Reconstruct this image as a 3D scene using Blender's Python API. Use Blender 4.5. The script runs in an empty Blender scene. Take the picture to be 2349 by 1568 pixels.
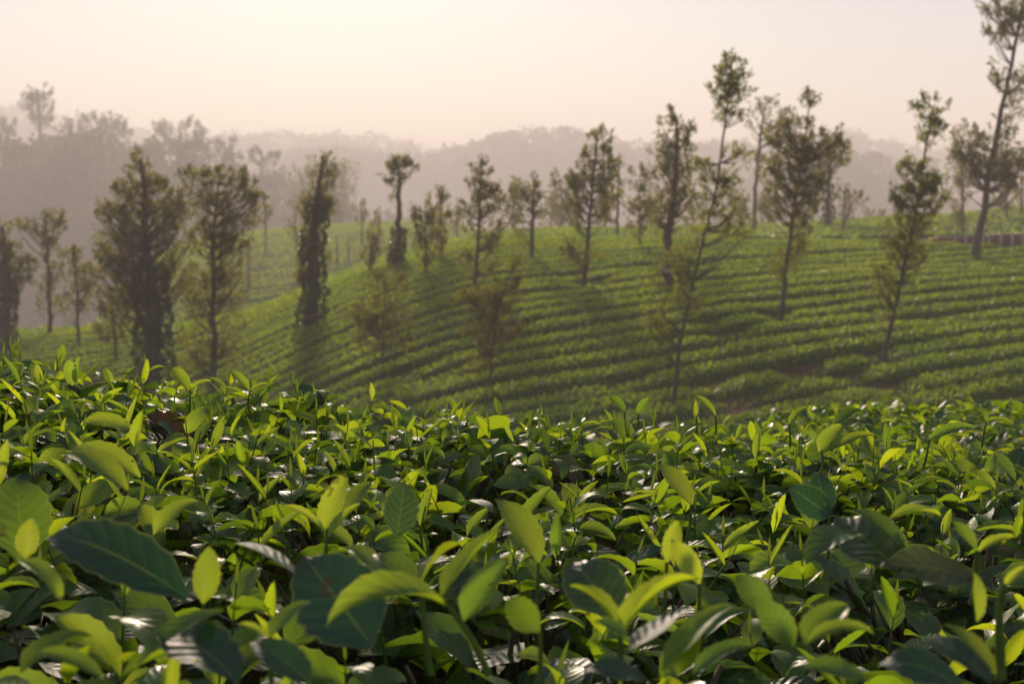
import bpy, math, random
import numpy as np
from mathutils import Matrix, Vector

# ------------------------------------------------------------------ camera, sky, sun, exposure
SC = bpy.context.scene
COL = SC.collection
EZ = 1.20                      # eye height above the near ground
F = 3261.0                     # focal length in units of a 2348 px wide picture (50 mm lens)
CX, HY = 1174.0, 500.0         # picture centre column, eye-level row
PITCH = math.atan((784 - HY) / F)

SKY_STR, DUST, SUN_E, EXPO = 0.062, 0.40, 5.0, 0.73
SUN_COL = (1.0, 0.79, 0.63)
HAZE_D, HAZE_G, HAZE_COL = 0.0013, 0.12, (1.0, 0.95, 0.93)

cam_d = bpy.data.cameras.new('camera')
cam_d.lens = 50; cam_d.sensor_width = 36; cam_d.clip_start = 0.05; cam_d.clip_end = 8000
cam_d.dof.use_dof = True; cam_d.dof.focus_distance = 2.05; cam_d.dof.aperture_fstop = 9.0
cam = bpy.data.objects.new('camera', cam_d); COL.objects.link(cam)
cam.location = (0, 0, EZ); cam.rotation_euler = (math.pi / 2 - PITCH, 0, 0)
SC.camera = cam

SUN_EL, SUN_AZ = math.radians(17), math.radians(-7)       # azimuth from +Y, negative = left
W = bpy.data.worlds.new('World'); SC.world = W; W.use_nodes = True
nt = W.node_tree; nt.nodes.clear()
sky = nt.nodes.new('ShaderNodeTexSky'); sky.sky_type = 'NISHITA'; sky.sun_disc = False
sky.sun_elevation = SUN_EL; sky.sun_rotation = SUN_AZ
sky.air_density = 1.0; sky.dust_density = DUST; sky.ozone_density = 1.0; sky.altitude = 700
bg = nt.nodes.new('ShaderNodeBackground'); bg.inputs['Strength'].default_value = SKY_STR
wo = nt.nodes.new('ShaderNodeOutputWorld')
nt.links.new(sky.outputs[0], bg.inputs[0]); nt.links.new(bg.outputs[0], wo.inputs[0])

sd = bpy.data.lights.new('sun', 'SUN'); sd.energy = SUN_E; sd.angle = math.radians(8.0); sd.color = SUN_COL
sun = bpy.data.objects.new('sun', sd); COL.objects.link(sun)
S = Vector((math.sin(SUN_AZ) * math.cos(SUN_EL), math.cos(SUN_AZ) * math.cos(SUN_EL), math.sin(SUN_EL)))
sun.rotation_euler = S.to_track_quat('Z', 'Y').to_euler()
sun.location = S * 50

vs = SC.view_settings
vs.view_transform = 'Standard'; vs.look = 'None'; vs.exposure = EXPO; vs.gamma = 1.0; vs.use_curve_mapping = False
SC.render.engine = 'CYCLES'
cy = SC.cycles
cy.max_bounces = 8; cy.diffuse_bounces = 3; cy.glossy_bounces = 2; cy.transmission_bounces = 4
cy.volume_bounces = 2; cy.transparent_max_bounces = 8; cy.use_denoising = True
cy.sample_clamp_indirect = 6

rng = np.random.default_rng(11)
random.seed(11)
def U(a, b): return float(rng.uniform(a, b))

# ------------------------------------------------------------------ materials
def new_mat(name):
    m = bpy.data.materials.new(name); m.use_nodes = True
    t = m.node_tree; t.nodes.clear()
    out = t.nodes.new('ShaderNodeOutputMaterial')
    return m, t, out
def nd(t, kind, **kw):
    n = t.nodes.new(kind)
    for k, v in kw.items(): setattr(n, k, v)
    return n
def ramp(t, fac, stops):
    r = nd(t, 'ShaderNodeValToRGB'); e = r.color_ramp.elements
    while len(e) < len(stops): e.new(0.5)
    for el, (p, c) in zip(e, stops): el.position = p; el.color = (*c, 1)
    if fac is not None: t.links.new(fac, r.inputs[0])
    return r.outputs[0]
def math_n(t, op, a, b=None, c=None):
    n = nd(t, 'ShaderNodeMath', operation=op)
    for i, v in enumerate((a, b, c)):
        if v is None: continue
        if isinstance(v, (int, float)): n.inputs[i].default_value = v
        else: t.links.new(v, n.inputs[i])
    return n.outputs[0]
def mix_c(t, fac, a, b, blend='MIX'):
    n = nd(t, 'ShaderNodeMix', data_type='RGBA', blend_type=blend)
    for i, v in ((0, fac), (6, a), (7, b)):
        if isinstance(v, (int, float)): n.inputs[i].default_value = v
        elif isinstance(v, tuple): n.inputs[i].default_value = (*v, 1)
        else: t.links.new(v, n.inputs[i])
    return n.outputs[2]

def tea_leaf_material(name, from_object):
    """(age, random, brown) come from the object colour or from a colour attribute."""
    m, t, out = new_mat(name)
    if from_object: src = nd(t, 'ShaderNodeObjectInfo').outputs['Color']
    else: src = nd(t, 'ShaderNodeAttribute', attribute_name='tint').outputs['Color']
    sep = nd(t, 'ShaderNodeSeparateColor'); t.links.new(src, sep.inputs[0])
    age, rnd, brown = sep.outputs
    uv = nd(t, 'ShaderNodeUVMap', uv_map='uv').outputs[0]
    sx = nd(t, 'ShaderNodeSeparateXYZ'); t.links.new(uv, sx.inputs[0])
    u = math_n(t, 'SUBTRACT', sx.outputs[0], 0.5); au = math_n(t, 'ABSOLUTE', u)
    v = sx.outputs[1]
    # lateral veins run obliquely from the midrib
    ph = math_n(t, 'MULTIPLY', math_n(t, 'SUBTRACT', v, math_n(t, 'MULTIPLY', au, 0.42)), 48.0)
    geo = nd(t, 'ShaderNodeNewGeometry')
    n0 = nd(t, 'ShaderNodeTexNoise'); n0.inputs['Scale'].default_value = 45; n0.inputs['Detail'].default_value = 1
    t.links.new(geo.outputs['Position'], n0.inputs['Vector'])
    ph = math_n(t, 'ADD', ph, math_n(t, 'MULTIPLY', n0.outputs[0], 5.0))
    wave = math_n(t, 'SINE', ph)
    co = nd(t, 'ShaderNodeTexCoord')
    n1 = nd(t, 'ShaderNodeTexNoise'); n1.inputs['Scale'].default_value = 26; n1.inputs['Detail'].default_value = 4
    t.links.new(geo.outputs['Position'], n1.inputs['Vector'])
    n2 = nd(t, 'ShaderNodeTexNoise'); n2.inputs['Scale'].default_value = 190; n2.inputs['Detail'].default_value = 3
    t.links.new(geo.outputs['Position'], n2.inputs['Vector'])
    mid = math_n(t, 'LESS_THAN', au, 0.022)
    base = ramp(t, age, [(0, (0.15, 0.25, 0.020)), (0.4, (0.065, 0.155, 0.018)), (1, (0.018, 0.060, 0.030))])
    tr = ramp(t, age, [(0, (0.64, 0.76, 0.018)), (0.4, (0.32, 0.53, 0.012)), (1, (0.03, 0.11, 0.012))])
    k = math_n(t, 'ADD', math_n(t, 'MULTIPLY', n1.outputs[0], 0.55), math_n(t, 'ADD', math_n(t, 'MULTIPLY', rnd, 0.35), 0.52))
    kc = nd(t, 'ShaderNodeCombineColor')
    for i in range(3): t.links.new(k, kc.inputs[i])
    base = mix_c(t, 1.0, base, kc.outputs[0], 'MULTIPLY')
    tr = mix_c(t, 1.0, tr, kc.outputs[0], 'MULTIPLY')
    vein = math_n(t, 'MULTIPLY', math_n(t, 'GREATER_THAN', wave, 0.92), 0.10)
    veinm = math_n(t, 'MAXIMUM', vein, math_n(t, 'MULTIPLY', mid, 0.45))
    base = mix_c(t, veinm, base, (0.19, 0.27, 0.06))
    edge = math_n(t, 'GREATER_THAN', au, 0.465)
    base = mix_c(t, math_n(t, 'MULTIPLY', edge, 0.55), base, (0.24, 0.27, 0.07))
    tr = mix_c(t, math_n(t, 'MULTIPLY', math_n(t, 'MAXIMUM', veinm, math_n(t, 'MULTIPLY', edge, 0.5)), 0.6), tr, (0.50, 0.52, 0.06))
    # blemishes and dry patches
    sp = math_n(t, 'GREATER_THAN', math_n(t, 'ADD', n1.outputs[0], math_n(t, 'MULTIPLY', n2.outputs[0], 0.35)), 0.90)
    bf = math_n(t, 'MAXIMUM', brown, math_n(t, 'MULTIPLY', sp, 0.6))
    tipb = math_n(t, 'MULTIPLY', math_n(t, 'GREATER_THAN', math_n(t, 'ADD', v, math_n(t, 'MULTIPLY', n1.outputs[0], .12)), 1.0), math_n(t, 'GREATER_THAN', rnd, 0.72))
    bf = math_n(t, 'MAXIMUM', bf, math_n(t, 'MULTIPLY', tipb, 0.8))
    base = mix_c(t, bf, base, (0.10, 0.045, 0.022))
    tr = mix_c(t, bf, tr, (0.10, 0.04, 0.012))
    bump = nd(t, 'ShaderNodeBump'); bump.inputs['Distance'].default_value = 0.003
    t.links.new(math_n(t, 'ADD', math_n(t, 'MULTIPLY', age, 0.16), 0.06), bump.inputs['Strength'])
    hgt = math_n(t, 'ADD', math_n(t, 'MULTIPLY', wave, 0.5), math_n(t, 'MULTIPLY', n2.outputs[0], 0.7))
    hgt = math_n(t, 'ADD', math_n(t, 'SUBTRACT', hgt, math_n(t, 'MULTIPLY', mid, 1.2)), math_n(t, 'MULTIPLY', n0.outputs[0], 3.0))
    t.links.new(hgt, bump.inputs['Height'])
    p = nd(t, 'ShaderNodeBsdfPrincipled')
    t.links.new(base, p.inputs['Base Color']); t.links.new(bump.outputs[0], p.inputs['Normal'])
    rough = math_n(t, 'ADD', math_n(t, 'MULTIPLY', n1.outputs[0], 0.25), 0.30)
    t.links.new(rough, p.inputs['Roughness'])
    p.inputs['Specular IOR Level'].default_value = 0.0
    gl = nd(t, 'ShaderNodeBsdfGlossy'); gl.inputs['Color'].default_value = (1, 1, 1, 1); t.links.new(bump.outputs[0], gl.inputs['Normal']); t.links.new(math_n(t, 'ADD', rough, math_n(t, 'MULTIPLY', math_n(t, 'SUBTRACT', rnd, 0.6), 0.22)), gl.inputs['Roughness'])
    tl = nd(t, 'ShaderNodeBsdfTranslucent'); t.links.new(tr, tl.inputs[0]); t.links.new(bump.outputs[0], tl.inputs['Normal'])
    mx = nd(t, 'ShaderNodeMixShader')
    t.links.new(math_n(t, 'SUBTRACT', 0.50, math_n(t, 'MULTIPLY', age, 0.22)), mx.inputs[0])
    t.links.new(p.outputs[0], mx.inputs[1]); t.links.new(tl.outputs[0], mx.inputs[2])
    gx = nd(t, 'ShaderNodeMixShader'); gx.inputs[0].default_value = 0.040
    t.links.new(mx.outputs[0], gx.inputs[1]); t.links.new(gl.outputs[0], gx.inputs[2])
    # insect holes with a dry rim, on some leaves only
    vo = nd(t, 'ShaderNodeTexVoronoi'); vo.inputs['Scale'].default_value = 70; t.links.new(geo.outputs['Position'], vo.inputs['Vector'])
    vs_ = nd(t, 'ShaderNodeSeparateColor'); t.links.new(vo.outputs['Color'], vs_.inputs[0])
    sel = math_n(t, 'MULTIPLY', math_n(t, 'GREATER_THAN', vs_.outputs[0], 0.80), math_n(t, 'GREATER_THAN', rnd, 0.55))
    hole = math_n(t, 'MULTIPLY', sel, math_n(t, 'LESS_THAN', vo.outputs['Distance'], math_n(t, 'MULTIPLY', vs_.outputs[1], 0.28)))
    tp = nd(t, 'ShaderNodeBsdfTransparent'); hx = nd(t, 'ShaderNodeMixShader')
    t.links.new(hole, hx.inputs[0]); t.links.new(gx.outputs[0], hx.inputs[1]); t.links.new(tp.outputs[0], hx.inputs[2])
    t.links.new(hx.outputs[0], out.inputs[0])
    return m

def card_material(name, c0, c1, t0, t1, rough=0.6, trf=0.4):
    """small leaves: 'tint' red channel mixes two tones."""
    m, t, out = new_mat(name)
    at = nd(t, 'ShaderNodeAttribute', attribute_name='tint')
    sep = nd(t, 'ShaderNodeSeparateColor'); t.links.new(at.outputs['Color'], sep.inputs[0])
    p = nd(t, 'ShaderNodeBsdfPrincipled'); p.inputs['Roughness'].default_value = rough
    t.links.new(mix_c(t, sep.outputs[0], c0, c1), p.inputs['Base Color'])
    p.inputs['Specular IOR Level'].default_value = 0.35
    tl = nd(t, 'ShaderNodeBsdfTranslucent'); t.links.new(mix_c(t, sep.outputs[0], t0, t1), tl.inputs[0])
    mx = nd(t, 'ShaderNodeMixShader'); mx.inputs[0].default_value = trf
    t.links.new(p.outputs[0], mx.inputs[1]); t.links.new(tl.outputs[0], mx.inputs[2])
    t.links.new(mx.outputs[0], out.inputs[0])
    return m

def noise_material(name, c0, c1, scale, rough=0.9, bump=0.3, c2=None, dist=0.05, stretch=None):
    m, t, out = new_mat(name)
    co = nd(t, 'ShaderNodeNewGeometry').outputs['Position']
    if stretch:
        mp = nd(t, 'ShaderNodeMapping'); mp.inputs['Scale'].default_value = stretch
        t.links.new(co, mp.inputs[0]); co = mp.outputs[0]
    n = nd(t, 'ShaderNodeTexNoise'); n.inputs['Scale'].default_value = scale; n.inputs['Detail'].default_value = 8
    n.inputs['Roughness'].default_value = 0.65
    t.links.new(co, n.inputs['Vector'])
    stops = [(0.32, c0), (0.68, c1)] if c2 is None else [(0.28, c0), (0.5, c1), (0.72, c2)]
    c = ramp(t, n.outputs[0], stops)
    p = nd(t, 'ShaderNodeBsdfPrincipled'); p.inputs['Roughness'].default_value = rough
    p.inputs['Specular IOR Level'].default_value = 0.2
    t.links.new(c, p.inputs['Base Color'])
    b = nd(t, 'ShaderNodeBump'); b.inputs['Strength'].default_value = bump; b.inputs['Distance'].default_value = dist
    t.links.new(n.outputs[0], b.inputs['Height']); t.links.new(b.outputs[0], p.inputs['Normal'])
    t.links.new(p.outputs[0], out.inputs[0])
    return m

M_LEAF = tea_leaf_material('tea_leaf', True)
M_LEAFS = tea_leaf_material('tea_leaf_mass', False)
M_STEM = noise_material('green_stem', (0.05, 0.09, 0.015), (0.11, 0.17, 0.03), 60, 0.5, 0.2, dist=0.001)
M_TWIG = noise_material('tea_twig', (0.05, 0.034, 0.022), (0.15, 0.11, 0.08), 80, 0.85, 0.5, dist=0.002)
M_SOIL = noise_material('soil', (0.045, 0.024, 0.014), (0.11, 0.062, 0.036), 1.3, 0.95, 0.6, (0.075, 0.06, 0.03))
M_BANK = noise_material('bank_earth', (0.10, 0.05, 0.03), (0.20, 0.10, 0.06), 2.0, 0.95, 0.6)
M_BARK = noise_material('bark', (0.055, 0.04, 0.03), (0.15, 0.115, 0.09), 5, 0.9, 0.6, stretch=(3, 3, 0.6))
M_POST = noise_material('post_concrete', (0.28, 0.26, 0.23), (0.45, 0.43, 0.39), 9, 0.9, 0.3)
M_ROWBODY = noise_material('hedge_body', (0.020, 0.040, 0.008), (0.065, 0.11, 0.014), 2.2, 0.9, 0.6)
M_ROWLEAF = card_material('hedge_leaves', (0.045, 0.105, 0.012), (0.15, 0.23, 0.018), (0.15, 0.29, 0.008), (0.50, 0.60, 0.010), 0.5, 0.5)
M_TREELEAF = card_material('tree_leaves', (0.044, 0.052, 0.016), (0.090, 0.098, 0.026), (0.16, 0.16, 0.016), (0.40, 0.38, 0.03), 0.6, 0.48)
M_TREEFRESH = card_material('fresh_tree_leaves', (0.04, 0.055, 0.012), (0.09, 0.12, 0.02), (0.16, 0.19, 0.010), (0.46, 0.50, 0.02), 0.6, 0.48)
M_TREEDRY = card_material('dry_tree_leaves', (0.048, 0.050, 0.016), (0.092, 0.092, 0.026), (0.15, 0.135, 0.014), (0.34, 0.30, 0.03), 0.7, 0.40)
M_IVY = card_material('ivy_leaves', (0.025, 0.045, 0.014), (0.05, 0.085, 0.022), (0.07, 0.12, 0.012), (0.16, 0.24, 0.02), 0.5, 0.38)
M_FOREST = card_material('forest_leaves', (0.016, 0.022, 0.012), (0.085, 0.095, 0.034), (0.03, 0.04, 0.01), (0.22, 0.22, 0.05), 0.8, 0.40)
M_TAG = noise_material('tag_paint', (0.55, 0.58, 0.60), (0.72, 0.74, 0.75), 20, 0.6, 0.05)

# ------------------------------------------------------------------ mesh helpers
def link(name, me, mat, parent=None, kind=None, label=None, cat=None, group=None, smooth=True):
    if mat is not None and not me.materials: me.materials.append(mat)
    o = bpy.data.objects.new(name, me); COL.objects.link(o)
    if parent is not None: o.parent = parent
    tag(o, kind, label, cat, group)
    return o
def tag(o, kind=None, label=None, cat=None, group=None):
    if kind: o['kind'] = kind
    if label: o['label'] = label
    if cat: o['category'] = cat
    if group: o['group'] = group
def empty(name, loc, **kw):
    o = bpy.data.objects.new(name, None); COL.objects.link(o); o.location = loc
    o.empty_display_size = 0.2
    tag(o, **kw); return o
def mesh_np(name, V, Fq, tint=None, uv=None, smooth=True, nside=4):
    """V (n,3), Fq (m,nside) -> mesh, with an optional point colour and per-vertex uv."""
    V = np.ascontiguousarray(V, np.float32); Fq = np.ascontiguousarray(Fq, np.int32)
    me = bpy.data.meshes.new(name)
    me.vertices.add(len(V)); me.vertices.foreach_set('co', V.ravel())
    me.loops.add(Fq.size); me.loops.foreach_set('vertex_index', Fq.ravel())
    me.polygons.add(len(Fq))
    me.polygons.foreach_set('loop_start', np.arange(0, Fq.size, nside, dtype=np.int32))
    if smooth: me.polygons.foreach_set('use_smooth', np.ones(len(Fq), bool))
    if uv is not None:
        l = me.uv_layers.new(name='uv'); l.data.foreach_set('uv', np.ascontiguousarray(uv[Fq.ravel()], np.float32).ravel())
    if tint is not None:
        a = me.color_attributes.new('tint', 'FLOAT_COLOR', 'POINT')
        c = np.ones((len(V), 4), np.float32); c[:, :tint.shape[1]] = tint
        a.data.foreach_set('color', c.ravel())
    me.update(calc_edges=True); me.validate()
    return me
def tube(path, radii, sides=8, jitter=0.0):
    P = np.asarray(path, float); R = np.asarray(radii, float)
    T = np.gradient(P, axis=0); T /= np.linalg.norm(T, axis=1)[:, None] + 1e-9
    ref = np.array([0.31, 0.95, 0.05]); vs_ = []
    for p, tt, r in zip(P, T, R):
        a = np.cross(tt, ref); a /= np.linalg.norm(a) + 1e-9; b = np.cross(tt, a)
        for k in range(sides):
            th = 2 * math.pi * k / sides
            rr = r * (1 + (rng.normal(0, jitter) if jitter else 0))
            vs_.append(p + rr * (math.cos(th) * a + math.sin(th) * b))
    fs = []
    for i in range(len(P) - 1):
        for k in range(sides):
            k2 = (k + 1) % sides
            fs.append((i * sides + k, i * sides + k2, (i + 1) * sides + k2, (i + 1) * sides + k))
    return np.array(vs_), np.array(fs)
class Acc:
    def __init__(s): s.V = []; s.F = []; s.n = 0
    def add(s, V, Fq): s.V.append(V); s.F.append(np.asarray(Fq) + s.n); s.n += len(V)
    def mesh(s, name, smooth=True): return mesh_np(name, np.vstack(s.V), np.vstack(s.F), smooth=smooth)
def smooth_path(pts, n=16):
    P = np.asarray(pts, float); d = np.r_[0, np.cumsum(np.linalg.norm(np.diff(P, axis=0), axis=1))]
    s = np.linspace(0, d[-1], n); Q = np.stack([np.interp(s, d, P[:, i]) for i in range(P.shape[1])], 1)
    for _ in range(2):
        Q[1:-1] = 0.25 * Q[:-2] + 0.5 * Q[1:-1] + 0.25 * Q[2:]
    return Q
def unit(A): return A / (np.linalg.norm(A, axis=-1, keepdims=True) + 1e-9)
def cards(P, D, L, Wd, tint, name, bend=0.18):
    """one bent four-corner leaf per point: base, side, tip, side."""
    n = len(P); D = unit(D); R = unit(rng.normal(size=(n, 3)))
    X = unit(np.cross(D, R)); N = np.cross(X, D)
    L = np.asarray(L)[:, None]; Wd = np.asarray(Wd)[:, None]
    V = np.empty((n, 4, 3))
    V[:, 0] = P; V[:, 2] = P + D * L - N * L * bend
    V[:, 1] = P + D * L * 0.45 + X * Wd * 0.5; V[:, 3] = P + D * L * 0.45 - X * Wd * 0.5
    Fq = np.arange(n * 4).reshape(n, 4)
    return mesh_np(name, V.reshape(-1, 3), Fq, tint=np.repeat(tint, 4, 0), smooth=False)

# smooth value noise in 2-D
_G = rng.uniform(-1, 1, (256, 256))
def vnoise(x, y):
    x = np.asarray(x, float); y = np.asarray(y, float)
    xi = np.floor(x).astype(int); yi = np.floor(y).astype(int); fx = x - xi; fy = y - yi
    fx = fx * fx * (3 - 2 * fx); fy = fy * fy * (3 - 2 * fy)
    g = lambda a, b: _G[a % 256, b % 256]
    return (g(xi, yi) * (1 - fx) + g(xi + 1, yi) * fx) * (1 - fy) + (g(xi, yi + 1) * (1 - fx) + g(xi + 1, yi + 1) * fx) * fy
def fbm(x, y, o=3): return sum(vnoise(x * 2 ** i + 17 * i, y * 2 ** i + 5 * i) / 2 ** i for i in range(o))

# ------------------------------------------------------------------ terrain
_u = np.arange(-60, 700, 0.5)
_hp = [(-60, -1.2), (3.5, -1.2), (8, -1.9), (20, -5.2), (30, -6.7), (36, -6.3), (40, -5.7), (50, -4.15), (60, -2.75), (70, -1.70),
       (76, -1.38), (82, -1.6), (95, -3.6), (110, -7), (150, -20), (200, -34), (300, -52), (400, -58), (700, -60)]
_h = np.interp(_u, *zip(*_hp)); _k = np.exp(-0.5 * (np.arange(-12, 13) / 4.5) ** 2); _k /= _k.sum()
_h = np.convolve(np.pad(_h, 12, 'edge'), _k, 'valid')
def rowg(x):
    x = np.clip(x, -45, 50); return 0.72 * x - 0.0060 * x * x
def smax(a, b, k):
    h = np.clip(0.5 + 0.5 * (a - b) / k, 0, 1); return b * (1 - h) + a * h + k * h * (1 - h)
RIDGES = [   # distance, half depth, canopy height, skyline (column, row)
    (470, 100, 12, [(-500, 250), (-200, 265), (0, 300), (60, 305), (150, 300), (230, 285), (330, 325), (430, 305), (500, 345), (600, 380), (700, 415), (800, 450), (900, 490), (1000, 530), (1300, 600)]),
    (1020, 150, 10.5, [(300, 470), (560, 420), (650, 360), (700, 340), (800, 330), (880, 348), (940, 356), (1000, 350), (1080, 320), (1200, 296), (1290, 296), (1370, 308), (1450, 325), (1600, 320), (1750, 332), (1850, 360), (1950, 400), (2100, 440), (2400, 480)]),
    (720, 120, 8.5, [(1500, 480), (1700, 420), (1800, 350), (1870, 330), (1940, 332), (2000, 358), (2050, 400), (2100, 440), (2350, 475), (2700, 500)]),
    (1220, 180, 11, [(1300, 400), (1500, 338), (1700, 324), (1850, 300), (1920, 296), (2000, 316), (2100, 334), (2348, 348), (2600, 340), (2900, 330)]),
    (1380, 190, 12, [(-600, 225), (-200, 235), (0, 246), (100, 250), (200, 272), (260, 296), (330, 290), (400, 305), (500, 305), (620, 301), (700, 302), (850, 308), (960, 330), (1100, 360), (1400, 380), (2000, 380), (2900, 370)]),
]
def ridge_top(i, x):
    D, Wd, can, pts = RIDGES[i]
    px = np.array([(p[0] - CX) / F * D for p in pts]); pz = np.array([(HY - p[1]) / F * D - can for p in pts])
    return np.interp(x, px, pz)
def H(x, y):
    x = np.asarray(x, float); y = np.asarray(y, float)
    w = np.clip((y - 5) / 22, 0, 1); w = w * w * (3 - 2 * w)
    u = y - w * 0.10 * np.clip(x, -60, 60)
    z = np.interp(u, _u, _h)
    far = np.clip((y - 25) / 20, 0, 1)
    lt = np.clip(-x / 20.0, 0, 1); lat = 4.7 * lt * lt * (3 - 2 * lt) + 0.05 * np.maximum(0, -22 - x)
    z = z - lat * far
    c = np.where(x < -15, 0.0024, 0.014)
    b = -1.25 - c * (x + 15) ** 2 - 0.05 * np.maximum(0, -0.222 * y - x) ** 2 - 0.00046 * (y - 230) ** 2
    b = np.where(y > 230, b - 0.01 * np.maximum(0, y - 230) ** 1.5, b)
    z = smax(z, np.maximum(b, -70), 0.8)
    r = -1.5 + 0.00125 * np.clip(x - 5, 0, 60) ** 2 - 0.01 * np.maximum(0, 5 - x) ** 2 - 0.0014 * (y - 117) ** 2
    z = smax(z, np.maximum(r, -40), 0.3)
    for i, (D, Wd, can, _) in enumerate(RIDGES):
        base = -60.0
        t = ridge_top(i, x)
        rz = base + (t - base) * np.exp(-((y - D) / Wd) ** 2)
        z = np.where(y > 260, np.maximum(z, rz), z)
    z = z + 0.10 * vnoise(x * 0.15, y * 0.15) * far
    return z + EZ
def ray_ground(px, py, y0=24.0, y1=400):
    y = np.arange(y0, y1, 0.1); x = (px - CX) / F * y; z = EZ + (HY - py) / F * y
    hit = np.nonzero(H(x, y) >= z)[0]
    return float(y[hit[0]]) if len(hit) else None

def build_ground():
    ys = np.r_[np.arange(-30, 24, 1.5), np.arange(24, 140, 0.7), np.arange(140, 700, 8.0), np.geomspace(700, 3000, 40)]
    t = np.linspace(-1, 1, 181); xs = np.sign(t) * (np.abs(t) * 90 + np.abs(t) ** 5 * 1900)
    X, Y = np.meshgrid(xs, ys); Z = H(X, Y)
    V = np.stack([X, Y, Z], -1).reshape(-1, 3); nx = len(xs); ny = len(ys)
    i = np.arange(ny - 1)[:, None] * nx + np.arange(nx - 1)[None]
    Fq = np.stack([i, i + 1, i + nx + 1, i + nx], -1).reshape(-1, 4)
    link('ground', mesh_np('ground', V, Fq), M_SOIL, kind='structure')
build_ground()

# ------------------------------------------------------------------ tea hedge rows on the far slope
GAPS = [(1662, 772, 1.1, .9), (1850, 868, 1.0, 1.0), (2010, 893, 1.2, 1.0), (1690, 925, 1.4, 1.0), (960, 880, 1.4, .6), (1450, 905, 1.0, .7), (1340, 655, 1.2, .8),
        (320, 790, 2.2, .9), (1790, 738, .7, .8), (2030, 835, .7, .8), (712, 748, .8, .8)]
GP = []
for gx, gy, gr, gs in GAPS:
    d = ray_ground(gx, gy)
    if d: GP.append(((gx - CX) / F * d, d, gr, gs))
_ones = ['', 'first', 'second', 'third', 'fourth', 'fifth', 'sixth', 'seventh', 'eighth', 'ninth', 'tenth', 'eleventh', 'twelfth', 'thirteenth', 'fourteenth', 'fifteenth', 'sixteenth', 'seventeenth', 'eighteenth', 'nineteenth']
def ordinal(n):
    if n < 20: return _ones[n]
    t, o = divmod(n, 10)
    return {2: 'twentieth', 3: 'thirtieth', 4: 'fortieth', 5: 'fiftieth'}[t] if o == 0 else {2: 'twenty', 3: 'thirty', 4: 'forty', 5: 'fifty'}[t] + '-' + _ones[o]
def row_geometry(u0, xa, xb, hw, hh, dens, step=0.3, gaps=True):
    xs = np.arange(xa, xb, step); n = len(xs)
    yc = u0 + rowg(xs) + 0.35 * vnoise(xs * 0.13, u0 * 3.1) + 0.10 * vnoise(xs * 0.6, u0 * 1.7)
    g = np.ones(n)
    if gaps:
        for gx, gy, gr, gs in GP:
            dd = ((xs - gx) / gr) ** 2 + ((yc - gy) / 1.2) ** 2
            g *= 1 - gs * np.exp(-dd ** 2)
        g *= np.clip(1.45 + 1.0 * vnoise(xs * 0.33, u0 * 7.7 + 3), 0.84, 1.0)
    g *= np.clip((xs - xa) / 0.6, 0.1, 1) * np.clip((xb - xs) / 0.6, 0.1, 1)
    th = np.linspace(-1, 1, 11); prof_x = np.sign(th) * np.abs(th) ** 0.9
    prof_z = (1 - np.abs(th) ** 4.0) ** 0.8
    k = np.stack([(1 + 0.11 * vnoise(xs * 0.9 + 3 * j, np.full(n, u0 + j * 2.3))) for j in range(11)], 1)
    wv = hw * (0.55 + 0.45 * g) * (1 + 0.07 * vnoise(xs * 0.45, np.full(n, u0 * 0.9)))
    X = np.repeat(xs[:, None], 11, 1); Y = yc[:, None] + prof_x[None] * wv[:, None] * (0.94 + 0.1 * k)
    base = H(xs, yc); Zb = 0.6 * H(X, Y) + 0.4 * base[:, None]
    Z = Zb + prof_z[None] * (hh * g * (1 + 0.10 * vnoise(xs * 0.5, np.full(n, u0 * 2))))[:, None] * k - 0.03
    V = np.stack([X, Y, Z], -1)
    i = np.arange(n - 1)[:, None] * 11 + np.arange(10)[None]
    Fq = np.stack([i, i + 11, i + 12, i + 1], -1).reshape(-1, 4)
    # leaves on the skin, most of them on the plucked top
    m = int(dens * (xb - xa) * hw * 2.6)
    a = rng.integers(0, n - 1, m); b = rng.beta(1.3, 1.3, m) * 9.98; bi = b.astype(int); fb = (b - bi)[:, None]; fa = rng.random(m)[:, None]
    P = (V[a, bi] * (1 - fb) + V[a, bi + 1] * fb) * (1 - fa) + (V[a + 1, bi] * (1 - fb) + V[a + 1, bi + 1] * fb) * fa
    side = (b / 5 - 1)
    D = np.stack([rng.normal(0, 0.8, m), side * 0.9 + rng.normal(0, 0.7, m), 0.55 + rng.random(m) * 0.7], 1)
    hgt = prof_z[bi]; keep = rng.random(m) < (0.25 + 0.75 * g[a])
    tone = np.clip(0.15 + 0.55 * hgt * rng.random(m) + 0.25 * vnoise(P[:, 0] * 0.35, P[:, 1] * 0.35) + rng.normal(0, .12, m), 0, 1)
    L = rng.uniform(0.07, 0.15, m)
    P[:, 2] += 0.02
    return V.reshape(-1, 3), Fq, P[keep], D[keep], L[keep], tone[keep][:, None]
def bank_y(x): return 81.0 - 0.9 * np.maximum(0, x - 17) + 0.012 * np.maximum(0, x - 17) ** 2
RS = 1.78
XX = np.arange(-84, 50, 0.25)
ROWS = []
for k in range(-14, 42):
    u0 = 37.5 + RS * k; yy = u0 + rowg(XX)
    ok = (yy > 31.5 + 0.05 * np.abs(XX)) & (yy < np.minimum(80.5, bank_y(XX) - 1.0)) & (np.abs(XX) < 0.40 * yy + 4)
    if ok.sum() > 24: ROWS.append((u0, float(XX[ok].min()), float(XX[ok].max())))
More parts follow.
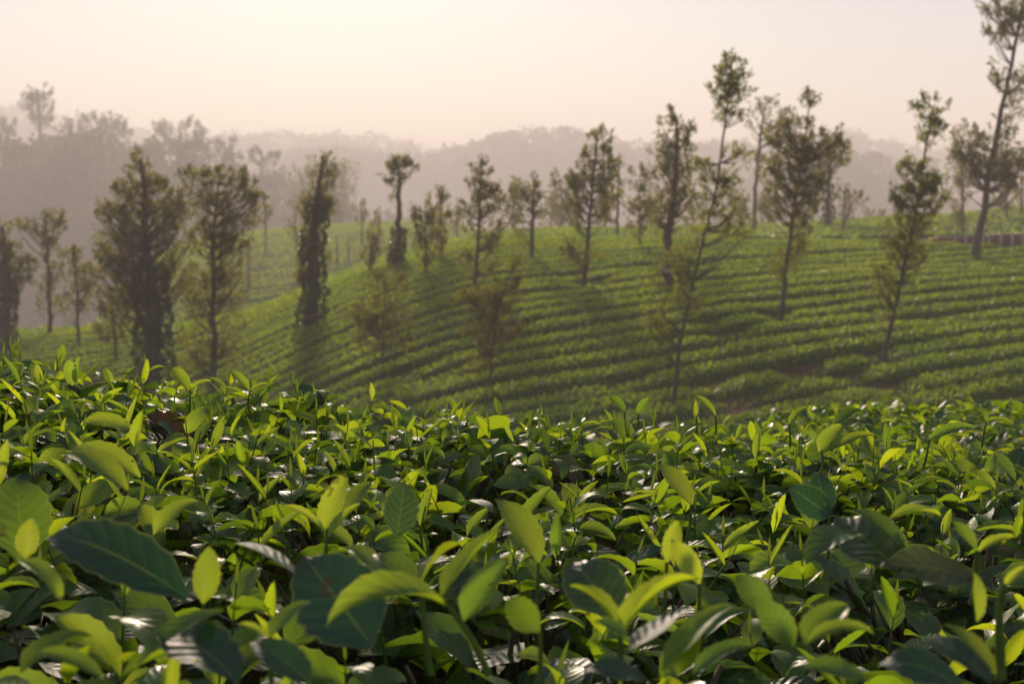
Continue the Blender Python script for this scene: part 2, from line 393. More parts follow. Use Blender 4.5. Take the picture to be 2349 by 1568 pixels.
for k, (u0, xa, xb) in enumerate(ROWS):
    V, Fq, P, D, L, tn = row_geometry(u0, xa, xb, 0.85, 0.25, 92)
    o = link('tea_hedge', mesh_np('tea_hedge', V, Fq), M_ROWBODY,
             label='long clipped tea hedge on the far slope, %s row counted from the lower right' % ordinal(k + 1), cat='tea hedge', group='tea hedge rows on the far slope')
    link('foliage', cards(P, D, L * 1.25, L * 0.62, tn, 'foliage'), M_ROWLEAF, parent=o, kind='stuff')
# farther tea: merged fields on the back ridge and on the hill behind the road
def field(name, rows, label, hw=1.05, lk=2.0):
    A = Acc(); PP = []; DD = []; LL = []; TT = []
    for u0, xa, xb in rows:
        V, Fq, P, D, L, tn = row_geometry(u0, xa, xb, hw, 0.6, 16 * 1.05 / hw, 0.6, gaps=False)
        A.add(V, Fq); PP.append(P); DD.append(D); LL.append(L * lk); TT.append(tn)
    o = link(name, A.mesh(name), M_ROWBODY, kind='stuff', label=label, cat='tea field')
    L = np.concatenate(LL)
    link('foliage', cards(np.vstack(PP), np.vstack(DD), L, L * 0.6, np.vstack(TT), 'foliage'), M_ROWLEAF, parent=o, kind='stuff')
def clip_rows(us, test):
    out = []
    for u0 in us:
        yy = u0 + rowg(XX); ok = test(XX, yy) & (np.abs(XX) < 0.42 * yy + 4)
        if ok.sum() > 16: out.append((u0, float(XX[ok].min()), float(XX[ok].max())))
    return out
field('tea_field', clip_rows([76 + 3.3 * k for k in range(72)], lambda x, y: (y > 81) & (y < 240) & (x < 6)), 'pale misty tea rows covering the distant ridge at left of centre', 1.5, 2.6)
field('tea_field', clip_rows([35 + 2.45 * k for k in range(34)], lambda x, y: (y > np.minimum(82.5, bank_y(x) + 1.4)) & (y < 122) & (x > 3)), 'bright tea rows on the rise behind the road bank')

# ------------------------------------------------------------------ road bank and its posts
def build_bank():
    xs = np.arange(15, 44, 0.5)
    y = bank_y(xs)
    V = []; Fq = []
    for i, (a, b) in enumerate(zip(xs, y)):
        g = float(H(a, b)); hgt = 0.12 + 0.85 * min(1, max(0, (a - 20) / 9)) + 0.08 * float(vnoise(a * 1.3, 4.0))
        V += [(a, b - 0.35, g - 0.25), (a, b - 0.30 + 0.08 * float(vnoise(a * 1.1, 9.)), g + hgt * 0.5), (a, b + 0.1, g + hgt), (a, b + 1.3, g + hgt + 0.02), (a, b + 1.6, g - 0.3)]
        if i: Fq += [((i - 1) * 5 + j, i * 5 + j, i * 5 + j + 1, (i - 1) * 5 + j + 1) for j in range(4)]
    link('earth_bank', mesh_np('earth_bank', np.array(V), np.array(Fq)), M_BANK, kind='structure')
build_bank()
POSTS = [(2188, 573), (2212, 577), (2252, 573), (2266, 574), (2292, 573), (2318, 575), (2342, 577)]
for i, (px, py) in enumerate(POSTS):
    d0 = 74.0; x = (px - CX) / F * d0
    for _ in range(30): d0 = 0.5 * d0 + 0.5 * (float(bank_y(x)) - 0.7); x = (px - CX) / F * d0
    hgt = 0.95; z0 = float(H(x, d0)) - 0.1
    P = np.array([(0, 0, 0), (0.015, 0, hgt * .5), (0.02, 0.01, hgt), (0.02, 0.01, hgt + .04)])
    V, Fq = tube(P, [.075, .07, .065, .03], 6, 0.05)
    place = ['leftmost', 'second from the left', 'third from the left', 'fourth from the left', 'third from the right', 'second from the right', 'rightmost'][i]
    o = link('fence_post', mesh_np('fence_post', V, Fq, smooth=False), M_POST, label='short pale fence post along the road bank, %s' % place, cat='post', group='fence posts along the road bank')
    o.location = (x, d0, z0)

# ------------------------------------------------------------------ trees
def to_w(px, py, d, dy=0.0): return np.array([(px - CX) / F * d, d + dy, EZ + (HY - py) / F * d])
def make_tree(name, label, trunk, crown, mat=None, ivy=None, d=None, dens=1.0, leaf=0.13, group='shade trees standing in the tea', extra=None, cat='tree'):
    """trunk: [(column, row, width)...] bottom first; crown: [(column, row, rx, ry, density)...]"""
    bx, by, _ = trunk[0]
    if d is None: d = ray_ground(bx, by) or 80.0
    base = to_w(bx, by, d); base[2] = float(H(base[0], base[1]))
    s = d / F
    root = empty(name, base, label=label, cat=cat, group=group)
    pts = [to_w(a, b, d) for a, b, w in trunk]; pts[0][2] = base[2] - 0.15
    lean = U(-0.4, 0.4)
    for i, p in enumerate(pts): p[1] += lean * i / max(1, len(pts) - 1)
    TP = smooth_path(pts, 22) - base
    tt = np.linspace(0, 1, len(trunk)); q = np.linspace(0, 1, 22)
    hts = np.array([p[2] for p in pts])
    TR = np.interp(TP[:, 2] + base[2], hts, [w * 0.5 * s for _, _, w in trunk]); TR[0] *= 1.35; TR[1] *= 1.1
    TP[2:] += rng.normal(0, 0.25, (20, 3)) * TR[2:, None]
    A = Acc(); A.add(*tube(TP, TR, 8, 0.05))
    PP = []; DD = []; TT = []; LL = []
    cmean = np.mean([c[1] for c in crown]) if crown else 0
    for c in crown:
        cx, cyy, rx, ry = c[:4]; rx *= 1.20; ry *= 1.12; dn = (c[4] if len(c) > 4 else 1.0)
        dn = (dn * 0.62 + 0.38) * dens
        area = math.pi * rx * ry
        ncl = max(2, int(area / 140 * min(1.0, 0.30 + dn * 0.70)))
        for j in range(ncl):
            v = rng.normal(size=3); v /= np.linalg.norm(v); v *= rng.random() ** 0.40 * U(.85, 1.2)
            cen = to_w(cx + v[0] * rx, cyy - v[2] * ry, d, v[1] * 0.85 * rx * s + lean * .8) - base
            # a limb from the trunk, starting lower down
            zt = cen[2] - abs(U(0.5, 1.2)) * np.hypot(*(cen[:2] - TP[min(21, np.searchsorted(TP[:, 2], cen[2]))][:2])) * 1.25
            k = int(np.clip(np.searchsorted(TP[:, 2], zt), 1, 21)); st = TP[k]
            mid = 0.5 * (st + cen) + rng.normal(0, 0.05, 3) * np.linalg.norm(cen - st); mid[2] -= 0.10 * np.linalg.norm(cen - st)
            r0 = min(TR[k] * 0.40, 0.008 + 0.009 * np.linalg.norm(cen - st))
            A.add(*tube([st, mid, cen], [r0, r0 * .65, r0 * .3], 4))
            rad = U(4.0, 9.0) * s * (0.8 + 0.004 * (rx + ry))
            n = int(15 * dn * U(.5, 1.5) + 4)
            ax = cen - st; ax = ax / (np.linalg.norm(ax) + 1e-6) * .5 + np.array([0, 0, U(.3, 1.2)]) + rng.normal(0, .35, 3); ax /= np.linalg.norm(ax)
            w = unit(rng.normal(size=(n, 3))); rr = (rng.random(n) ** 0.55)[:, None]
            al = rng.uniform(-.9, 1.3, n)[:, None]
            P = cen + ax * al * rad * 1.25 + w * rr * rad * (1.0 - 0.45 * np.abs(al - .1))
            w = w * .8 + ax * .9
            PP.append(P); DD.append(w * 0.9 + np.array([0, 0, 0.35]) + rng.normal(0, .4, (n, 3)))
            TT.append(np.clip(rng.normal(0.42, 0.2) + rng.normal(0, .22, n), 0, 1)); LL.append(rng.uniform(.7, 1.4, n) * leaf * min(1.6, d / 50))
    link('trunk', A.mesh('trunk'), M_BARK, parent=root)
    if PP:
        L = np.concatenate(LL)
        link('crown', cards(np.vstack(PP), np.vstack(DD), L, L * rng.uniform(.30, .5, len(L)), np.concatenate(TT)[:, None], 'crown'), mat or M_TREELEAF, parent=root)
    if ivy:
        (y0, y1, thick) = ivy; n = int((y0 - y1) * thick * 0.16) + 200
        z = EZ + (HY - rng.uniform(y1, y0, n)) / F * d - base[2]
        C = np.stack([np.interp(z, TP[:, 2], TP[:, i]) for i in range(3)], 1); R = np.interp(z, TP[:, 2], TR)
        th = rng.uniform(0, 2 * math.pi, n)
        wob = 1 + 0.35 * vnoise(z * 2.1, th * 1.3) + 0.25 * rng.random(n)
        O = np.stack([np.cos(th), np.sin(th), np.zeros(n)], 1)
        P = C + O * (R * 0.75 + thick * 0.5 * s * wob * 0.62)[:, None]
        D = O * 0.9 + np.array([0, 0, -0.5]) + rng.normal(0, .4, (n, 3))
        L = rng.uniform(.08, .18, n) * min(1.6, d / 50)
        link('ivy', cards(P, D, L, L * .8, rng.random((n, 1)), 'ivy'), M_IVY, parent=root, kind='stuff')
        bumps = smooth_path([to_w(a, b, d) - base for a, b, w in trunk], 22)
    if extra: extra(root, base, d, TP, TR)
    return root

def tree_tag(root, base, d, TP, TR):
    p = to_w(1538, 620, d) - base; r = float(np.interp(p[2], TP[:, 2], TR)); c = [float(np.interp(p[2], TP[:, 2], TP[:, i])) for i in range(2)]
    V = np.array([(x, y, z) for y in (0, -0.02) for z in (-.07, .07) for x in (-.11, .11)]) + np.array([c[0] + 0.05, c[1] - r - 0.02, p[2]])
    Fq = np.array([(0, 2, 3, 1), (4, 5, 7, 6), (0, 1, 5, 4), (2, 6, 7, 3), (0, 4, 6, 2), (1, 3, 7, 5)])
    o = link('tag_plate', mesh_np('tag_plate', V, Fq, smooth=False), M_TAG, parent=root)
    o['label'] = 'small white plate on the trunk'

make_tree('shade_tree', 'dark ivy-trunked tree cut off by the left edge of the photo', [(8, 815, 30), (12, 650, 24), (5, 520, 8)],
          [(0, 560, 32, 40), (22, 640, 45, 42), (42, 600, 26, 28), (-25, 610, 40, 60), (20, 830, 40, 25, .6)], ivy=(815, 640, 34))
make_tree('shade_tree', 'slender tree with a flat tufted top, second from the left edge', [(113, 763, 11), (110, 600, 9), (104, 495, 4)],
          [(72, 522, 36, 16), (118, 504, 30, 20), (104, 552, 26, 26), (138, 525, 14, 14), (122, 615, 34, 36, .55), (105, 685, 32, 40, .3)], d=75.0)
make_tree('shade_tree', 'thin hazy tree just right of the flat-topped tree at left', [(177, 800, 8), (174, 680, 6), (168, 570, 3)],
          [(165, 598, 24, 32, .8), (190, 648, 28, 36, .8), (166, 690, 36, 45, .35)])
make_tree('shade_tree', 'small brownish sapling left of the thick ivy trunk', [(263, 832, 8), (260, 730, 6), (257, 650, 3)],
          [(256, 685, 36, 46, .8), (234, 768, 22, 30, .5), (276, 740, 24, 40, .45)], mat=M_TREEDRY)
make_tree('shade_tree', 'broad bushy tree with a thick ivy-covered trunk at left', [(352, 898, 56), (352, 760, 46), (345, 640, 34), (334, 520, 18), (328, 370, 5)],
          [(325, 378, 24, 26), (345, 415, 22, 22), (320, 432, 46, 34), (285, 440, 22, 20), (385, 425, 18, 20), (300, 495, 62, 40), (380, 475, 46, 42), (256, 492, 36, 22),
           (415, 470, 22, 36), (292, 565, 66, 42), (388, 545, 52, 46), (250, 600, 36, 44), (312, 640, 58, 42), (400, 640, 36, 46, .8), (268, 690, 32, 36, .6)], ivy=(898, 600, 64), dens=.9)
make_tree('shade_tree', 'tall slim dark tree with a spreading top beside the ivy-covered one', [(485, 910, 17), (487, 720, 13), (487, 560, 10), (495, 470, 6), (505, 400, 3)],
          [(450, 408, 34, 24), (500, 410, 26, 28), (545, 418, 24, 32), (576, 448, 34, 34), (555, 500, 36, 22), (492, 475, 42, 40), (480, 540, 52, 36), (530, 560, 36, 26), (455, 690, 42, 60, .55),
           (520, 680, 34, 60, .5), (495, 620, 48, 40, .6), (450, 800, 50, 50, .35), (522, 800, 34, 56, .35)])
make_tree('shade_tree', 'little pale tree in the haze right of the slim dark tree', [(570, 683, 6), (571, 610, 5), (574, 545, 2)], [(578, 572, 24, 26, .6), (566, 615, 22, 36, .5)])
make_tree('shade_tree', 'columnar tree furred with ivy from foot to crown, left of centre', [(714, 748, 34), (718, 620, 30), (724, 520, 24), (736, 420, 12), (745, 360, 4)],
          [(746, 380, 20, 30), (732, 425, 32, 30), (764, 400, 10, 22), (724, 485, 38, 34), (752, 470, 20, 36), (688, 470, 18, 12, .6), (712, 560, 32, 26, .4), (700, 630, 22, 46, .6), (742, 590, 18, 30, .5), (700, 685, 18, 24, .8)],
          ivy=(740, 450, 40), dens=.8)
make_tree('shade_tree', 'pale narrow tree half hidden behind the ivy-furred column', [(686, 662, 8), (684, 580, 7), (680, 500, 3)], [(678, 522, 26, 22), (686, 572, 20, 36, .9), (682, 630, 22, 34, .8)])
make_tree('bare_tree', 'thin leafless trunk standing in the haze left of centre', [(775, 622, 6), (774, 580, 5), (773, 538, 2)], [(776, 600, 12, 8, .2)])
make_tree('shade_tree', 'faint feathery sapling in the haze beside the leafless trunk', [(800, 612, 5), (800, 575, 4), (801, 540, 2)], [(801, 560, 16, 18, .5), (798, 585, 12, 14, .4)])
make_tree('shade_tree', 'huge round-crowned pale tree in the mist behind the ivy-furred column', [(784, 560, 16), (784, 500, 14), (765, 430, 8)],
          [(735, 430, 56, 50), (775, 420, 45, 52), (750, 395, 50, 34), (700, 470, 26, 30, .7), (790, 480, 24, 22, .6)], d=300, dens=1.2, leaf=0.32)
make_tree('shade_tree', 'small dark conical tree on the ridge below the umbrella-topped tree', [(848, 632, 7), (849, 590, 6), (851, 530, 2)], [(850, 545, 20, 20), (852, 575, 24, 16), (847, 605, 18, 22)])
make_tree('shade_tree', 'umbrella-topped tree on a tall clear trunk, left of centre', [(909, 618, 22), (914, 540, 15), (918, 440, 10), (918, 390, 5)],
          [(917, 392, 31, 24), (905, 380, 18, 16), (935, 380, 16, 18), (918, 420, 24, 12), (906, 590, 16, 22), (905, 450, 16, 16, .3)], ivy=(618, 520, 20), dens=1.2)
make_tree('shade_tree', 'rounded pale tree, left one of a close pair near the centre', [(977, 636, 7), (977, 560, 6), (976, 460, 2)], [(975, 490, 26, 32), (980, 555, 30, 40), (974, 600, 20, 18), (958, 535, 16, 14)])
make_tree('shade_tree', 'spindle-shaped pale tree, right one of a close pair near the centre', [(1012, 600, 6), (1012, 520, 5), (1012, 430, 2)], [(1012, 448, 16, 22), (1014, 495, 24, 26), (1012, 555, 18, 32)])
make_tree('shade_tree', 'upright pointed tree with a dark straight stem just left of centre', [(1088, 671, 13), (1093, 600, 9), (1100, 480, 7), (1105, 375, 3)],
          [(1105, 388, 18, 24), (1098, 432, 32, 26), (1132, 450, 26, 24), (1108, 480, 34, 22), (1130, 545, 24, 44, .9), (1078, 500, 22, 34, .6), (1076, 600, 20, 40, .6), (1120, 610, 20, 24, .5), (1150, 530, 12, 20, .4)])
make_tree('young_tree', 'low sparse brownish sapling in front of the rows, left of centre', [(874, 858, 5), (877, 760, 4), (884, 640, 2)],
          [(888, 655, 42, 32, .5), (868, 715, 62, 32, .75), (905, 770, 44, 36, .55), (842, 755, 34, 36, .55), (880, 625, 16, 18, .4)], mat=M_TREEDRY)
make_tree('young_tree', 'bushy brown sapling with one raised side shoot, in front of the centre rows', [(1125, 908, 7), (1128, 800, 5), (1140, 700, 4), (1182, 595, 2)],
          [(1082, 688, 40, 26, .9), (1138, 690, 46, 38, .9), (1182, 645, 18, 46, .8), (1130, 758, 54, 36, .8), (1108, 830, 30, 34, .4), (1185, 605, 9, 14, .8)], mat=M_TREEDRY)
make_tree('shade_tree', 'clear-trunked tree with a small rounded head right of centre', [(1220, 601, 12), (1221, 520, 10), (1223, 430, 4)],
          [(1222, 442, 24, 28), (1194, 455, 20, 34, .7), (1226, 490, 18, 26), (1195, 540, 13, 40, .4)])
make_tree('shade_tree', 'well-branched tree with a long left limb, right of centre', [(1337, 659, 14), (1343, 590, 11), (1352, 480, 8), (1368, 310, 3)],
          [(1376, 322, 22, 24), (1352, 365, 30, 28), (1388, 385, 24, 40), (1294, 418, 36, 16), (1325, 405, 18, 14), (1345, 428, 40, 28), (1392, 438, 28, 34), (1322, 500, 26, 36, .75), (1375, 500, 22, 34, .5), (1330, 590, 42, 16, .6), (1308, 570, 20, 26, .8)])
make_tree('shade_tree', 'thin bare-stemmed tree with a tiny top, hazy, right of the long-limbed tree', [(1413, 554, 9), (1415, 480, 7), (1418, 375, 3)], [(1416, 392, 15, 26, .8), (1422, 425, 12, 16, .6)])
make_tree('shade_tree', 'hazy feathery tree left of the thick grey trunk', [(1466, 576, 6), (1466, 500, 5), (1466, 400, 2)], [(1464, 415, 20, 26), (1472, 475, 36, 36), (1458, 522, 24, 24, .6)])
make_tree('shade_tree', 'tall tree with a thick grey trunk carrying a small white plate', [(1529, 668, 24), (1532, 560, 21), (1540, 440, 17), (1548, 330, 9), (1545, 270, 4)],
          [(1524, 278, 18, 24), (1566, 300, 18, 28), (1545, 335, 36, 30), (1528, 385, 42, 46), (1562, 440, 32, 42), (1506, 495, 28, 46, .65), (1548, 500, 34, 30, .7), (1585, 550, 24, 24, .3), (1518, 640, 30, 60, .3)], extra=tree_tag)
make_tree('shade_tree', 'very tall slender leaning tree rising from behind the foreground bushes', [(1543, 948, 11), (1553, 830, 10), (1576, 700, 8), (1605, 580, 7), (1640, 440, 6), (1652, 340, 5), (1668, 200, 4), (1674, 140, 2)],
          [(1672, 155, 28, 30), (1655, 205, 34, 34), (1688, 200, 28, 30), (1668, 260, 34, 36, .6), (1622, 388, 26, 22), (1682, 355, 32, 18), (1668, 430, 34, 40, .75), (1612, 440, 28, 36, .65), (1642, 500, 48, 36, .5),
           (1560, 592, 38, 34, .35), (1692, 520, 28, 40, .4), (1582, 680, 44, 46, .25), (1572, 862, 26, 22, .35), (1512, 740, 26, 60, .35)], mat=M_TREEFRESH)
make_tree('shade_tree', 'hazy tree with a wide airy top behind the leaning tree', [(1727, 546, 11), (1728, 430, 9), (1738, 310, 6), (1748, 240, 3)],
          [(1745, 248, 32, 20), (1786, 268, 24, 20), (1735, 296, 28, 24, .8), (1730, 370, 26, 30, .7), (1770, 300, 20, 20, .6)])
make_tree('shade_tree', 'dense-headed tree on a slim dark leaning trunk, right half of the slope', [(1790, 740, 14), (1801, 610, 10), (1818, 460, 8), (1836, 330, 5), (1846, 225, 2)],
          [(1846, 238, 18, 24), (1812, 290, 40, 18, .8), (1800, 335, 46, 36), (1850, 345, 46, 42), (1905, 345, 26, 36), (1780, 405, 38, 38), (1840, 415, 46, 40), (1832, 470, 38, 36, .8), (1772, 470, 24, 36, .6), (1788, 600, 26, 40, .25), (1830, 555, 22, 50, .45)], dens=1.15)
make_tree('shade_tree', 'tree with a green ivied trunk on the crest behind the dense-headed tree', [(1893, 536, 18), (1896, 450, 13), (1900, 360, 5)], [(1906, 355, 28, 34), (1894, 400, 18, 18, .7)], ivy=(536, 420, 18))
make_tree('shade_tree', 'small loose-branched hazy tree on the crest at right', [(1932, 549, 6), (1932, 490, 5), (1936, 420, 2)], [(1928, 438, 18, 22, .8), (1962, 458, 26, 16, .9), (1930, 488, 28, 22, .6), (1922, 520, 18, 18, .4)])
make_tree('shade_tree', 'forked slender tree leaning right, in front of the right-hand rows', [(2030, 838, 13), (2044, 740, 10), (2066, 640, 9), (2090, 520, 8), (2105, 400, 6), (2128, 250, 3)],
          [(2108, 248, 26, 24), (2142, 275, 18, 36), (2082, 580, 22, 36, .6), (2122, 305, 30, 36, .6), (2090, 385, 36, 26), (2112, 425, 42, 36), (2140, 462, 28, 34), (2068, 445, 32, 38), (2082, 505, 46, 38), (2060, 575, 32, 38, .8), (2028, 640, 28, 40, .6), (2034, 705, 28, 46, .4), (2092, 600, 36, 40, .4)], mat=M_TREEFRESH)
make_tree('shade_tree', 'tallest tree, its top cut off at the upper right corner', [(2231, 602, 20), (2246, 500, 17), (2262, 380, 14), (2285, 250, 11), (2310, 110, 8), (2326, 0, 6), (2332, -70, 3)],
          [(2285, 25, 48, 34), (2325, 55, 34, 44), (2268, 85, 34, 20), (2320, -35, 40, 36), (2272, 180, 26, 34, .4), (2312, 230, 34, 50, .35), (2296, 300, 36, 34, .35), (2218, 325, 40, 34, .9), (2250, 378, 56, 40), (2312, 378, 40, 36), (2196, 366, 26, 22), (2292, 425, 38, 28, .8), (2335, 180, 20, 40, .3)])
make_tree('shade_tree', 'lower hazy tree at left of the tallest tree', [(2206, 558, 7), (2204, 480, 6), (2200, 380, 2)], [(2200, 415, 32, 44, .7), (2196, 495, 28, 40, .65)])
make_tree('shade_tree', 'pale tree on the rise right of the tallest trunk', [(2302, 522, 6), (2304, 470, 5), (2306, 400, 2)], [(2304, 445, 28, 44, .6), (2290, 480, 20, 24, .5)])
make_tree('shade_tree', 'pale tree on the rise at the right edge of the photo', [(2336, 512, 6), (2337, 460, 5), (2338, 390, 2)], [(2337, 425, 24, 40, .6), (2342, 470, 20, 24, .5)])
# trees in the mist behind the crest
MIST = [(610, 540, 470, 16, 150, 'left of the round-crowned misty tree'), (830, 540, 470, 18, 160, 'left behind the umbrella-topped tree'), (868, 548, 488, 16, 150, 'right beside the umbrella-topped tree'),
        (1050, 556, 470, 18, 170, 'behind the upright pointed tree'), (1178, 560, 420, 22, 120, 'behind the clear-trunked round-headed tree'), (1262, 556, 440, 20, 180, 'left part of the misty gap right of centre'),
        (1288, 560, 420, 28, 140, 'in the middle of the misty gap right of centre'), (1316, 560, 450, 18, 190, 'just behind the long left limb'), (1388, 556, 430, 26, 130, 'behind the long-limbed tree at its right'),
        (1502, 556, 430, 18, 170, 'just left of the thick grey trunk'), (1590, 556, 460, 20, 160, 'between the grey trunk and the leaning tree'), (1695, 556, 450, 26, 130, 'left of the wide airy top'),
        (1760, 556, 430, 26, 140, 'between the airy-topped and the dense-headed tree'), (1830, 548, 470, 20, 170, 'under the dense head'), (1990, 530, 478, 14, 180, 'right of the loose-branched tree'), (2016, 524, 486, 20, 150, 'low and bushy, left of the forked tree')]
for px, pb, pt, r, d, where in MIST:
    mid = (pb + pt) / 2
    hh = pb - pt
    make_tree('misty_tree', 'ghostly tree in the mist, %s' % where, [(px, pb + 10, 6), (px + U(-3, 3), mid, 5), (px + U(-4, 4), pt + 6, 2)],
              [(px + U(-4, 4), pt + hh * .18, r * .75, hh * .17), (px + U(-6, 6), pt + hh * .38, r, hh * .2), (px + U(-6, 6), pt + hh * .6, r * .8, hh * .18, .6)], d=d, leaf=0.22, group='trees in the mist behind the crest')

# ------------------------------------------------------------------ forested hills
def crown_cards(cx, cy_, cz, r, n, size):
    w = unit(rng.normal(size=(n, 3))); w[:, 2] = np.abs(w[:, 2]) * 1.0 - 0.25 * rng.random(n)
    lump = 0.75 + 0.35 * vnoise(w[:, 0] * 2.6 + cx, w[:, 1] * 2.6 + w[:, 2] * 2.2 + cy_)
    P = np.array([cx, cy_, cz]) + w * (r * lump * (0.75 + 0.25 * rng.random(n)))[:, None] * np.array([1, 1, .85])
    D = w + rng.normal(0, .6, (n, 3))
    return P, D, rng.uniform(.6, 1.4, n) * size
def forest(i, label, spacing, ncards, size, xlo, xhi, ylo, yhi, rmul=1.0):
    Dd, Wd, can, pts = RIDGES[i]
    PP = []; DD = []; LL = []; TT = []; A = Acc()
    for y in np.arange(ylo, yhi, spacing * 1.15):
        for x in np.arange((xlo - CX) / F * y, (xhi - CX) / F * y, spacing):
            xx = x + U(-.45, .45) * spacing; yy = y + U(-.45, .45) * spacing
            g = float(H(xx, yy)); r = spacing * U(.48, .85) * rmul
            hgt = can * U(.45, 1.0)
            P, D, L = crown_cards(xx, yy, g + hgt - r * .45, r, ncards, size)
            PP.append(P); DD.append(D); LL.append(L); TT.append(np.clip(U(.15, .8) + rng.normal(0, .15, len(L)), 0, 1))
            P, D, L = crown_cards(xx + U(-4, 4), yy + U(-4, 4), g + hgt * .12, r * .9, ncards // 3, size)
            PP.append(P); DD.append(D); LL.append(L); TT.append(np.clip(U(.1, .6) + rng.normal(0, .15, len(L)), 0, 1))
            A.add(*tube([(xx, yy, g - .3), (xx, yy, g + hgt * .75)], [.45, .28], 4))
    o = link('hillside_forest', A.mesh('trunks'), M_BARK, kind='stuff', label=label, cat='forest')
    L = np.concatenate(LL)
    link('canopy', cards(np.vstack(PP), np.vstack(DD), L, L * .75, np.concatenate(TT)[:, None], 'canopy'), M_FOREST, parent=o, kind='stuff')
forest(0, 'dense dark forest covering the nearer hill at left', 10.5, 180, 1.5, -60, 1080, 345, 495)
forest(1, 'hazy forest on the broad hill across the middle', 13.8, 70, 2.5, 520, 2120, 885, 1045)
forest(2, 'hazy forest on the rounded hill at right', 10.5, 80, 1.9, 1650, 2420, 625, 740)
forest(3, 'pale forest on the far ridge at right', 19, 45, 3.4, 1400, 2420, 1130, 1240)
forest(4, 'faintest forest on the farthest ridge at left', 19, 40, 3.4, -60, 1250, 1290, 1400)

def sky_tree(label, px, top, base, rx, d, lobes, tr=10):
    make_tree('hill_tree', label, [(px, base + 25, tr), (px, (top + base) / 2, tr * .7), (px, top + 12, 3)], lobes, mat=M_FOREST, d=d, leaf=0.42, group='trees on the skyline of the left hill', dens=2.4)
    return
sky_tree('tall lone tree with a ball-like crown rising above the left hill', 100, 205, 290, 36, 454, [(100, 222, 30, 18), (78, 240, 20, 14), (118, 245, 22, 16), (98, 262, 26, 20), (105, 285, 26, 16), (92, 230, 22, 16)], 9)
sky_tree('broad dark crown on the left hill skyline right of the lone tall tree', 240, 268, 330, 40, 454, [(222, 280, 30, 14), (262, 285, 30, 16), (240, 300, 46, 20), (285, 305, 26, 18)])
sky_tree('small round crown on the left hill between the lone tree and the broad crown', 172, 280, 330, 16, 454, [(172, 290, 15, 12), (180, 300, 14, 12), (160, 305, 16, 12)])
sky_tree('wide tree with two humps on the left hill skyline', 420, 282, 350, 50, 450, [(395, 296, 28, 14), (436, 290, 24, 14), (462, 310, 22, 18), (415, 575, 48, 20), (375, 305, 14, 12), (450, 335, 40, 18)])
sky_tree('rounded dome tree at the right end of the left hill', 522, 316, 390, 22, 445, [(522, 330, 20, 14), (528, 350, 26, 18), (512, 365, 28, 18)])
sky_tree('low dome tree lower down past the right end of the left hill', 604, 338, 405, 24, 440, [(602, 350, 20, 12), (612, 365, 32, 14), (590, 372, 26, 14)])
sky_tree('pointed crown near the left edge on the hill skyline', 28, 278, 330, 18, 454, [(28, 290, 14, 12), (20, 302, 20, 12), (40, 306, 16, 12)])
sky_tree('stubby crown at the very left edge of the hill skyline', -6, 255, 320, 16, 454, [(-6, 268, 14, 14), (-4, 290, 20, 16)])
sky_tree('lone dark tree in the saddle of the middle skyline', 941, 580, 370, 14, 985, [(941, 330, 13, 11), (943, 345, 14, 12), (955, 350, 10, 8)], 5)

# ------------------------------------------------------------------ haze
def build_haze():
    x0, x1, y0, y1, z0, z1 = -2100, 2100, -300, 3100, -75, EZ + 128
    V = np.array([(x, y, z) for z in (z0, z1) for y in (y0, y1) for x in (x0, x1)], float)
    Fq = np.array([(0, 2, 3, 1), (4, 5, 7, 6), (0, 1, 5, 4), (2, 6, 7, 3), (0, 4, 6, 2), (1, 3, 7, 5)])
    m, t, out = new_mat('haze')
    v = nd(t, 'ShaderNodeVolumePrincipled')
    v.inputs['Color'].default_value = (*HAZE_COL, 1); v.inputs['Density'].default_value = HAZE_D; v.inputs['Anisotropy'].default_value = HAZE_G
    t.links.new(v.outputs[0], out.inputs['Volume'])
    link('haze', mesh_np('haze', V, Fq, smooth=False), m, kind='stuff')
build_haze()

# ------------------------------------------------------------------ foreground tea bushes
def leaf_mesh(name, nl, nw, arch, fold, wid, wave, twist, tipw=1.0, cup=0.0):
    t = np.linspace(0, 1, nl + 1); ang = -arch * t ** 1.25
    y = np.concatenate([[0], np.cumsum(np.cos(0.5 * (ang[1:] + ang[:-1])) / nl)])
    z = np.concatenate([[0], np.cumsum(np.sin(0.5 * (ang[1:] + ang[:-1])) / nl)])
    half = wid * 0.5 * np.sin(math.pi * np.clip(t, 0, 1) ** 0.88) ** 0.72 * (1.0 - 0.10 * t)
    half[0] = 0.018; half[1] = max(half[1] * 0.8, 0.03); half[-1] = 0.006
    V = []; uv = []
    for i in range(nl + 1):
        tn = np.array([0, math.cos(ang[i]), math.sin(ang[i])]); nn = np.array([0, -math.sin(ang[i]), math.cos(ang[i])])
        for j in range(nw + 1):
            s = 2 * j / nw - 1; h = half[i]
            if abs(s) > .99 and 1 < i < nl: h *= 1 + 0.05 * (1 if i % 2 else -1)
            tw = twist * t[i]
            off = np.array([s * h * math.cos(fold), 0, 0]) + nn * (abs(s) ** (1.2 + cup) * h * math.sin(fold) + 0.022 * wave * math.sin(9 * t[i] + (2.0 if s > 0 else 0)) * abs(s) ** 2 * (wid / .42))
            off = math.cos(tw) * off[0] * np.array([1, 0, 0]) + math.sin(tw) * off[0] * nn + np.array([0, off[1], off[2]])
            V.append(np.array([0, y[i], z[i]]) + off); uv.append((0.5 + 0.5 * s, t[i]))
    i = np.arange(nl)[:, None] * (nw + 1) + np.arange(nw)[None]
    Fq = np.stack([i, i + 1, i + nw + 2, i + nw + 1], -1).reshape(-1, 4)
    return np.array(V), Fq, np.array(uv)
VAR = []          # (fine mesh, coarse arrays, kind)
